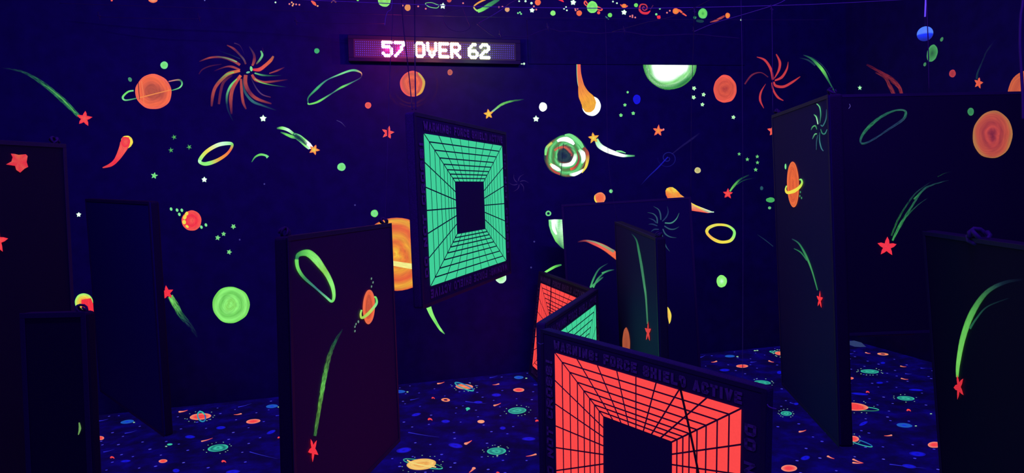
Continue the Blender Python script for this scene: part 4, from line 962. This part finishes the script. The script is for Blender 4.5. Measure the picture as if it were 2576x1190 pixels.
P().stroke(c((230, 22), (265, 45), (300, 105), (330, 180), (358, 278)), (2, 4, 6, 4, 3), (DTEAL, DGR, lin((70, 160, 90)), DGR), (.5, .9, .9, .9, .9), edge=.3).stroke(c((240, 70), (275, 90), (305, 130)), (1.5, 4, 3), (DGR,), (.6, .8, .8)).lay('tail', sf, o, .0035)
corner_ties(g11)

# big far right panel
g12 = board('painted_panel', [(2103, 238), (2620, 229), (2640, 826), (2128, 845)], 4.3, 'wide black panel at the right painted with a green ring and orange planet', FAB_BLACK)
E12, sf = g12[0], g12[1]; g12s = sf
c = crop(2140, 240, 2.8325)
P().stroke(c((75, 340), (75, 300), (120, 235), (200, 165), (280, 120), (350, 103), (390, 115), (385, 155), (350, 190), (280, 235), (200, 290), (120, 335)), (5, 7, 9, 8, 5, 5, 8, 8, 7, 5, 6, 6), (DTEAL, DGR, lin((50, 150, 75)), lin((40, 120, 75)), DGR, lin((60, 130, 90)), DGR, lin((40, 75, 85)), DTEAL, DTEAL, DTEAL, DGR), (.9,), closed=True, edge=.1).lay('painted_ring', sf, E12, .0035, M_STREAK, 'long thin green ring')
P().disc(2497, 339, 50, 60, 8, (lin((125, 40, 30)), lin((150, 50, 38)), lin((200, 75, 45)), lin((165, 60, 35)), lin((190, 78, 40)), lin((195, 85, 38)), lin((180, 120, 45))), jag=.012).lay('painted_planet', sf, E12, .0035, M_PAINT, 'large dull orange planet')
P().disc(2442, 281, 8, 10, 0, (lin((50, 130, 60)), lin((60, 150, 75)))).lay('painted_planet', sf, E12, .0035, M_PAINT, 'small green planet')
o = P().star(2231, 621, 26, 3, RED, lin((250, 60, 60)), .4).lay('painted_star', sf, E12, .0045, M_PAINT, 'red star')
s = P()
for pts, al, w in [(c((298, 1035), (350, 930), (430, 800), (520, 670), (640, 620), (710, 603)), (1, .9, .8, .8, .6, .1), (5, 9, 6, 6, 3, 1)), (c((290, 1000), (340, 880), (400, 780), (470, 690), (580, 610)), (.4, .5, .5, .6, .1), (5, 6, 5, 4, 2)), (c((340, 940), (400, 860), (480, 780), (560, 725)), (.6, .6, .6, .1), (4, 4, 3, 2)), (c((620, 580), (670, 555), (720, 543)), (.2, .3, .1), (3, 2, 1)), (c((450, 740), (500, 690), (540, 660)), (.6, .9, .5), (4, 5, 2))]:
    s.stroke(pts, w, (lin((75, 190, 85)), lin((50, 140, 75)), lin((40, 100, 80)), DTEAL), al, edge=.1)
s.lay('tail', sf, o, .0035, M_STREAK)
P().stroke(crop(1920, 100, 4.958)((1075, 800), (1085, 830), (1065, 860)), (1.5, 2, 1.5), (lin((90, 80, 170)),), (.7,)).lay('tie_mark', sf, E12, .0035)
# red dot at its edge sits on the back wall
P().disc(2108, 284, 9, 8.5, 0, (lin((190, 50, 50)),)).lay('painted_planet', B, wb, label='small red planet half hidden by the wide right panel')

# near right panel
g13 = board('painted_panel', [(2322, 581), (2700, 633), (2750, 1550), (2370, 1250)], 2.1, 'black panel at the lower right with long green star tail', FAB_BLACK, orth=False)
E13, sf = g13[0], g13[1]
c = crop(1876, 590, 1.983)
o = P().star(2412, 974, 33, 196, lin((225, 45, 50)), None, .36, rx=.42, ry=1.05).lay('painted_star', sf, E13, .0045, M_PAINT, 'dark red star')
P().stroke(c((1055, 712), (1060, 640), (1085, 510), (1130, 390), (1200, 290), (1290, 240), (1380, 225)), (6, 11, 15, 16, 12, 10, 5), (lin((110, 210, 80)), lin((120, 215, 90)), lin((100, 200, 80)), lin((70, 150, 70)), DTEAL, lin((20, 30, 60))), (1, 1, 1, .9, .5, .25, .1), edge=.3).stroke(c((1118, 470), (1150, 420), (1205, 360), (1310, 318)), (7, 5, 3), (DGR, DTEAL), (.5, .35, .1), edge=.1).lay('tail', sf, o, .0035, M_PAINT)
knot(E13, g13[2] + g13[3] * .41 - g13[5] * .02, .03, M_CABLE)

# left panels
g3 = board('painted_panel', [(215, 500), (376, 507), (414, 1100), (253, 985)], 3.8, 'plain black hanging panel left of the carpet, nothing painted on it', FAB_PLAIN, orth=False)
g1 = board('painted_panel', [(-200, 340), (165, 362), (207, 1200), (-130, 1380)], 3.0, 'black panel at the far left with coarse red star', FAB_BLACK, orth=False)
E1, sf = g1[0], g1[1]
c = crop(0, 320, 3.3056)
P().poly(c((90, 220), (120, 222), (155, 230), (215, 225), (230, 240), (222, 290), (235, 330), (205, 345), (168, 378), (135, 355), (125, 322), (50, 310), (95, 285), (105, 250)), [RED, CORAL, ORA, RED, CORAL, RED, RED, CORAL, RED, CORAL, RED, RED, CORAL, RED]).lay('painted_star', sf, E1, .0035, M_ROUGH, 'coarse red star')
P().star(-8, 605, 30, 8, RED, CORAL, .4).lay('painted_star', sf, E1, .0035, M_PAINT, 'red star cut by the photo edge')
g2 = board('painted_panel', [(50, 788), (216, 784), (238, 1300), (72, 1300)], 2.3, 'low black panel below the far left one with short green dash', FAB_BLACK, orth=False)
E2, sf = g2[0], g2[1]
P().stroke([(199, 1063), (201, 1078), (197, 1094)], (3, 6.5, 2), (lin((110, 160, 80)),), (1,), edge=.8).lay('painted_streak', sf, E2, .0035, M_PAINT, 'short dull green dash')
knot(E2, at(206, 777, 2.32), .014); corner_ties(g1, (1,))

# ------------------------------------------------------------------ lit sign
SG = Surf(BACK0 + WN * .06, WN)
c0 = SG.hit(895, 104.5); c1 = SG.hit(1291, 115); c2 = SG.hit(896, 138)
su = (c1 - c0); su.z *= .0; su_l = su.length; sun = su.normalized()
tilt = (c1.z - c0.z) / su_l
sun = Vector((sun.x, sun.y, tilt)).normalized()
svn = (-Z + sun * Z.dot(sun)).normalized()
pit = (c0 - c2).length / 6
NC = 80; pu_ = su_l / (NC - 1)
hb = .035
org_ = c0 - sun * .062 - svn * .05
sw_, sh_ = su_l + .125, pit * 6 + .10
signE = empty('scoreboard', org_ + sun * sw_ / 2 + svn * sh_ - WN * .03, 'long LED scoreboard reading 57 OVER 62 on the back wall', 'scoreboard')
V, F = box_pts(org_ - WN * .003, sun * sw_, svn * sh_, -WN * .05)
bevel(obj('housing', V, F, M_HOUSE, signE), .006, 2)
fr = []
b_ = .03
for a0, d1, d2 in ((org_, sun * sw_, svn * b_), (org_ + svn * (sh_ - b_), sun * sw_, svn * b_), (org_ + svn * b_, sun * .045, svn * (sh_ - 2 * b_)), (org_ + sun * (sw_ - .045) + svn * b_, sun * .045, svn * (sh_ - 2 * b_))):
    fr.append(box_pts(a0, d1, d2, WN * .006))
V, F = merge(*fr); bevel(obj('bezel', V, F, M_HOUSE, signE), .002, 2)
V, F = box_pts(org_ + sun * .045 + svn * b_, sun * (sw_ - .09), svn * (sh_ - 2 * b_), WN * .0015)
obj('face', V, F, M_FACEPL, signE)
FONT = {'5': ["11111", "10000", "11110", "00001", "00001", "10001", "01110"], '7': ["11111", "00001", "00010", "00010", "00100", "01000", "10000"],
        'O': ["01110", "10001", "10001", "10001", "10001", "10001", "01110"], 'V': ["10001", "10001", "10001", "10001", "01010", "01010", "00100"],
        'E': ["11111", "10000", "10000", "11110", "10000", "10000", "11111"], 'R': ["11110", "10001", "10001", "11110", "10100", "10010", "10001"],
        '6': ["00110", "01000", "10000", "11110", "10001", "10001", "01110"], '2': ["01110", "10001", "00001", "00110", "01000", "10000", "11111"]}
def col_of(px):
    p = SG.hit(px, 125); return int(round((p - c0).dot(sun) / pu_))
lit = {}
def word(txt, px0, key):
    c_ = col_of(px0)
    for ch in txt:
        for j, row in enumerate(FONT[ch]):
            for i, b in enumerate(row):
                if b == '1': lit[(c_ + i, j)] = key
        c_ += 6
word('57', 963, 'r'); word('OVER', 1045, 'o'); word('62', 1180, 'g')
def led_mat(name, core, rim, k):
    m, nt, N, Lk = new_mat(name)
    out = N.new('ShaderNodeOutputMaterial'); em = N.new('ShaderNodeEmission'); lw = N.new('ShaderNodeLayerWeight'); mx = N.new('ShaderNodeMix'); mx.data_type = 'RGBA'
    lw.inputs['Blend'].default_value = .35
    Lk.new(lw.outputs['Facing'], mx.inputs['Factor']); mx.inputs['A'].default_value = tuple(core) + (1,); mx.inputs['B'].default_value = tuple(rim) + (1,)
    Lk.new(mx.outputs['Result'], em.inputs['Color']); em.inputs['Strength'].default_value = k
    Lk.new(em.outputs[0], out.inputs['Surface']); m.cycles.emission_sampling = 'FRONT'
    return m
LM = {'r': led_mat('red_led', (1, .55, .75), (1, .03, .22), 4.5), 'o': led_mat('amber_led', (1, .85, .55), (1, .32, .08), 4.5), 'g': led_mat('lime_led', (.95, 1, .55), (.5, .85, .04), 4.5)}
M_OFF = matte('glowing_unlit_led', (.10, .08, .45), .4, 0, 50, .1, emit=(.06, .04, .42), estr=1.0)  # faint blue glow put into the unlit dots so they show
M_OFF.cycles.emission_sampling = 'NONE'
def dome(cen, r, h, n=8, rings=3):
    V = []; F = []
    for j in range(rings + 1):
        t = pi / 2 * j / rings
        rr_, hh = r * cos(t), h * sin(t)
        if j == rings: V.append(cen + WN * hh); break
        for i in range(n):
            q = 2 * pi * i / n; V.append(cen + sun * rr_ * cos(q) + svn * rr_ * sin(q) + WN * hh)
    for j in range(rings - 1):
        for i in range(n): F.append((j * n + i, j * n + (i + 1) % n, (j + 1) * n + (i + 1) % n, (j + 1) * n + i))
    t_ = rings * n
    for i in range(n): F.append(((rings - 1) * n + i, (rings - 1) * n + (i + 1) % n, t_))
    return V, F
offp = ([], []); onp = {'r': ([], []), 'o': ([], []), 'g': ([], [])}
for i in range(NC):
    for j in range(7):
        p = c0 + sun * pu_ * i + svn * pit * j + WN * .0015
        k = lit.get((i, j))
        if k: 
            a, b = dome(p, pit * .80, .014, 10, 4); q = onp[k]  # lit domes oversized, the bloom put into their shape
        else:
            a, b = dome(p, pit * .25, .003, 6, 2); q = offp
        m_ = len(q[0]); q[0].extend(a); q[1].extend(tuple(x + m_ for x in f) for f in b)
obj('unlit_dots', offp[0], offp[1], M_OFF, signE, smooth=True)['kind'] = 'stuff'
for k, nm, lb in (('r', 'number', 'glowing pink red number 57'), ('o', 'word', 'glowing amber word OVER'), ('g', 'number', 'glowing lime number 62')):
    o = obj(nm, onp[k][0], onp[k][1], LM[k], signE, smooth=True); o['label'] = lb
LC = {'r': (1, .02, .22), 'o': (1, .30, .08), 'g': (.45, .8, .03)}
for px, k, pw in [(975, 'r', .10), (1006, 'r', .10), (1056, 'o', .075), (1086, 'o', .075), (1114, 'o', .075), (1142, 'o', .075), (1190, 'g', .055), (1219, 'g', .055)]:
    d = bpy.data.lights.new('led_halo_fill', 'POINT'); d.energy = pw * 3.2; d.color = LC[k]; d.shadow_soft_size = 0.0  # added unseen point lamps that cast the halo on the sign face
    p = c0 + sun * pu_ * (col_of(px)) + svn * pit * 3 + WN * .022
    o = bpy.data.objects.new('led_halo_fill', d); COL.objects.link(o); o.location = p - signE.location; o.parent = signE
# added unseen lamps for the words' glow on the wall and room
for px, k, pw in [(990, 'r', 5.0), (1099, 'o', 4.0), (1204, 'g', 1.6)]:
    d = bpy.data.lights.new('led_wash_fill', 'POINT'); d.energy = pw; d.color = LC[k]; d.shadow_soft_size = 0.0
    p = c0 + sun * pu_ * (col_of(px)) + svn * pit * 3 + WN * .36
    o = bpy.data.objects.new('led_wash_fill', d); COL.objects.link(o); o.location = p - signE.location; o.parent = signE

# ------------------------------------------------------------------ wires and strings
def wire(pts, label, r=.0025, mat=M_CORD, group=None, name='overhead_wire', cat='wire', res=8):
    P3 = smooth_pts([at(*p) for p in pts], res)
    return cord(name, P3, r, label, mat, cat, group)
GW = 'wires strung under the ceiling'
wire([(150, 8, 4.9), (360, 15, 4.95), (640, 24, 5.1), (1000, 37, 5.2), (1280, 43, 5.3), (1640, 48, 5.4), (1960, 50, 5.5), (2080, 50, 5.5)], 'long violet wire running level under the starry border', .0022, M_CABLE)
wire([(700, -3, 4.3), (960, 8, 4.4), (1150, 15, 4.5), (1320, 19, 4.5), (1640, 20.5, 4.55), (1950, 14, 4.6), (2130, 7, 4.6), (2400, -8, 4.6)], 'brightest overhead wire, crossing the starry border', .0024)
wire([(745, 57, 5.3), (850, 59, 5.3), (968, 59, 5.3)], 'short dim wire left above the scoreboard', .002, M_CABLE)
wire([(250, 42, 5.0), (370, 46, 5.0), (500, 47, 5.05)], 'short dim wire far left under the border', .002, M_CABLE)
wire([(1200, 60, 5.2), (1245, 92, 5.2), (1280, 92, 5.2), (1320, 93, 5.2), (1378, 73, 5.2), (1410, 79, 5.2), (1440, 78, 5.2), (1500, 84, 5.2), (1570, 80, 5.2), (1640, 89, 5.2), (1745, 86, 5.2), (1800, 91, 5.2), (1860, 96, 5.2)], 'wavy cable sagging across the black header', .003, M_CABLE)
wire([(1165, 20, 5.0), (1125, 32, 5.0), (1116, 52, 5.0), (1132, 73, 5.0), (1160, 80, 5.0), (1182, 70, 5.0), (1176, 50, 5.0), (1165, 20, 5.0), (1158, -5, 5.0)], 'loop of thin cable above the word OVER', .0022, M_CABLE)
wire([(1985, -8, 4.6), (1955, 10, 4.62), (1865, 38, 4.8), (1800, 57, 4.9), (1745, 80, 5.0)], 'slanting wire at the right end of the border', .0024, M_CORD)
wire([(1800, -8, 4.3), (1748, 19, 4.5), (1690, 42, 4.7), (1620, 58, 4.9), (1540, 80, 5.1)], 'slanting wire crossing the orange comet in the border', .0022, M_CABLE)
wire([(1310, -5, 4.6), (1283, 8, 4.7), (1268, 20, 4.8), (1240, 38, 4.8), (1205, 58, 4.9)], 'pinkish slanting wire above the number 62', .0026, M_CORD)
wire([(992, -345, 4.7), (990, -100, 4.7), (986, 12, 4.7), (975, 30, 4.7), (970, 45, 4.7), (968, 64, 4.7)], 'short drooping wire end above the number 57', .003, M_CORD)
GS = 'strings the panels hang from'
def drop(pts, label, mat=M_CABLE, r=.0018): return wire(pts, label, r, mat, name='hanging_string', cat='string', res=4)
drop([(989, 0, 4.6), (987, 60, 4.5), (983, 130, 4.3), (977, 300, 3.9), (970, 556, 3.34)], 'string from the ceiling down to the maroon panel')
drop([(1010, 0, 4.6), (1014, 60, 4.6), (1022, 130, 4.6), (1030, 200, 4.55), (1037, 275, 3.4)], 'string crossing the orange planet to the turquoise grid panel', M_STRAP, .0035)
drop([(1043, 0, 4.6), (1044, 160, 4.0), (1046, 275, 3.4)], 'second string to the turquoise grid panel', M_STRAP, .0035)
drop([(1748, 21, 4.56), (1746, 60, 4.64), (1744, 120, 4.8), (1739, 300, 5.2), (1738, 492, 5.42)], 'string down to the dark pinwheel panel')
drop([(1941, 14, 4.2), (1942, 60, 4.1), (1943, 150, 4.0), (1944, 284, 3.97)], 'string down to the far corner of the tall navy panel', M_CABLE)
drop([(1864, -4, 4.0), (1866, 100, 4.0), (1868, 300, 4.0), (1869, 600, 4.0), (1868, 955, 3.0)], 'long faint string right of the oval planet', M_CABLE, .0014)
drop([(1522, 40, 5.2), (1525, 120, 5.2), (1530, 400, 5.3), (1552, 552, 5.35)], 'faint string left of the half planet', M_CABLE, .0014)
drop([(2104, 248, 4.2), (2102, 262, 4.2), (2103, 285, 4.2)], 'short string at the corner of the wide right panel', M_CORD, .003)
wire([(2600, -690, 3.6), (2580, -200, 3.6), (2574, -10, 3.6), (2568, 40, 3.6), (2566, 110, 3.6), (2569, 170, 3.6), (2573, 240, 3.6), (2574, 300, 3.6)], 'thick curved cable hanging at the far right', .0075, M_CABLE, name='hanging_cable', cat='cable')
def bit(name, par, pts, r, mat):
    V, F = tube(smooth_pts(pts, 5), r, 6); return obj(name, V, F, mat, par, smooth=True)
bit('lit_bottom_edge', E12, [Surf(g12[2] - g12[5] * .025, g12[5]).hit(x, y, 0) for x, y in ((2158, 847), (2200, 845), (2250, 843), (2300, 841))], .003, matte('red_lit_edge', (.30, .10, .08), .6))  # thin red tube standing for light caught on the panel's bottom edge
bit('string_end', E12, [g12s.hit(x, y, .004) for x, y in ((2098, 784), (2104, 789), (2118, 792), (2131, 795))], .003, M_CORD)
bit('string_end', S10[0], [S10[1].hit(x, y, .003) for x, y in ((1930, 1017), (1934, 1023), (1944, 1027), (1953, 1029))], .0022, M_CORD)
bit('string_end', S10[0], [S10[1].hit(x, y, .003) for x, y in ((1353, 862), (1360, 866), (1367, 864))], .0022, M_CORD)
# small ties on the overhead wires
for px, py, D in [(1378, 68, 5.2), (1570, 76, 5.2), (1745, 78, 5.05), (1747, 30, 4.55), (1941, 24, 4.2), (744, 53, 5.3), (249, 40, 5.0), (500, 43, 5.05), (1259, 86, 5.2)]:
    p = at(px, py, D)
    V, F = merge(tube([p + Z * .03 + WD * -.005, p, p - Z * .03 + WD * .006], .003, 5), tube([p + WD * -.01, p + Z * .008, p + WD * .01, p - Z * .008], .0035, 5))
    tag(obj('cable_tie', V, F, M_CABLE, None, origin=p, smooth=True), 'small dim cable tie twisted on an overhead wire', 'cable tie', 'cable ties on the overhead wires')

# ------------------------------------------------------------------ hanging ball
bd_ = 3.9
bp = at(2327, 85, bd_); br = 18 / FPX * bd_
V = []; F = []
ns, nr = 28, 18
for j in range(nr + 1):
    t = pi * j / nr
    for i in range(ns):
        q = 2 * pi * i / ns; V.append(bp + Vector((sin(t) * cos(q), sin(t) * sin(q), cos(t))) * br * (1, 1, 1.08)[0])
for j in range(nr):
    for i in range(ns): F.append((j * ns + i, (j + 1) * ns + i, (j + 1) * ns + (i + 1) % ns, j * ns + (i + 1) % ns))
m, nt, N, Lk = new_mat('two_tone_ball')
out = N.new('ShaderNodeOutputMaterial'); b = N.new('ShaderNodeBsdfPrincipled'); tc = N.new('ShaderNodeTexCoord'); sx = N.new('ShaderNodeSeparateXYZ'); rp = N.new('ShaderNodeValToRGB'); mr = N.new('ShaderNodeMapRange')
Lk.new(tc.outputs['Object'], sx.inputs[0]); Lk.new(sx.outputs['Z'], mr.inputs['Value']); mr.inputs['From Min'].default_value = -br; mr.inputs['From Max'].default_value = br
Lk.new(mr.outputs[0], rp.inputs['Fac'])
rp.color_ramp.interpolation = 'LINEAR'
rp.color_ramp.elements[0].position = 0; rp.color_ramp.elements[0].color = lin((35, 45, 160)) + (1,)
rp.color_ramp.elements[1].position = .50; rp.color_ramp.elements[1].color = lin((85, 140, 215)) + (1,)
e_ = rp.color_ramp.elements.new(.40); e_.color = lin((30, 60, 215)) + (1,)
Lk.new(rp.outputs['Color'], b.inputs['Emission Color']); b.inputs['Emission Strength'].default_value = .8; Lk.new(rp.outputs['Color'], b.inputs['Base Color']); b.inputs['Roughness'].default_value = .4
Lk.new(b.outputs[0], out.inputs['Surface']); m.cycles.emission_sampling = 'NONE'
ball = obj('hanging_ball', V, F, m, None, origin=bp, smooth=True)
tag(ball, 'blue and white ball hanging on a glowing cord at the right', 'ball')
a_, b2 = at(2330, -30, bd_), at(2327, 42, bd_)
V, F = tube([a_, (a_ + b2) / 2, b2], .0042, 8)
tag(obj('glow_stick', V, F, flat_emit('violet_glow_stick', (.14, .06, 1.0), .95), None, origin=a_, smooth=True), 'thin glowing violet blue stick above the ball', 'glow stick')
cord('hanging_string', smooth_pts([b2, at(2327.5, 55, bd_), bp + Z * br], 3), .0012, 'short dark string between glow stick and ball', M_STRAP)
cord('hanging_string', smooth_pts([at(2331, -20, 3.7), at(2333, 60, 3.7), at(2335, 110, 3.7), at(2337, 235, 3.7)], 3), .0026, 'dark cord passing in front of the ball', M_STRAP)

# ------------------------------------------------------------------ blacklight fixtures on the ceiling (above the view)
for loc, aim, p in TUBES:
    l = Vector(loc); e = empty('blacklight_fixture', l, 'blacklight tube fixture mounted under the ceiling', 'light fixture', 'blacklight tubes under the ceiling')
    V, F = box_pts(l + Vector((-.62, -.06, 0)), Vector((1.24, 0, 0)), Vector((0, .12, 0)), Vector((0, 0, CEIL_Z - l.z)))
    bevel(obj('housing', V, F, M_FIX, e), .006)
    V, F = tube([l + Vector((-.6, 0, -.03)), l + Vector((.6, 0, -.03))], .013, 12)
    obj('tube', V, F, M_TUBE, e, smooth=True)

for o in bpy.data.objects:
    if '_o' in o: del o['_o']
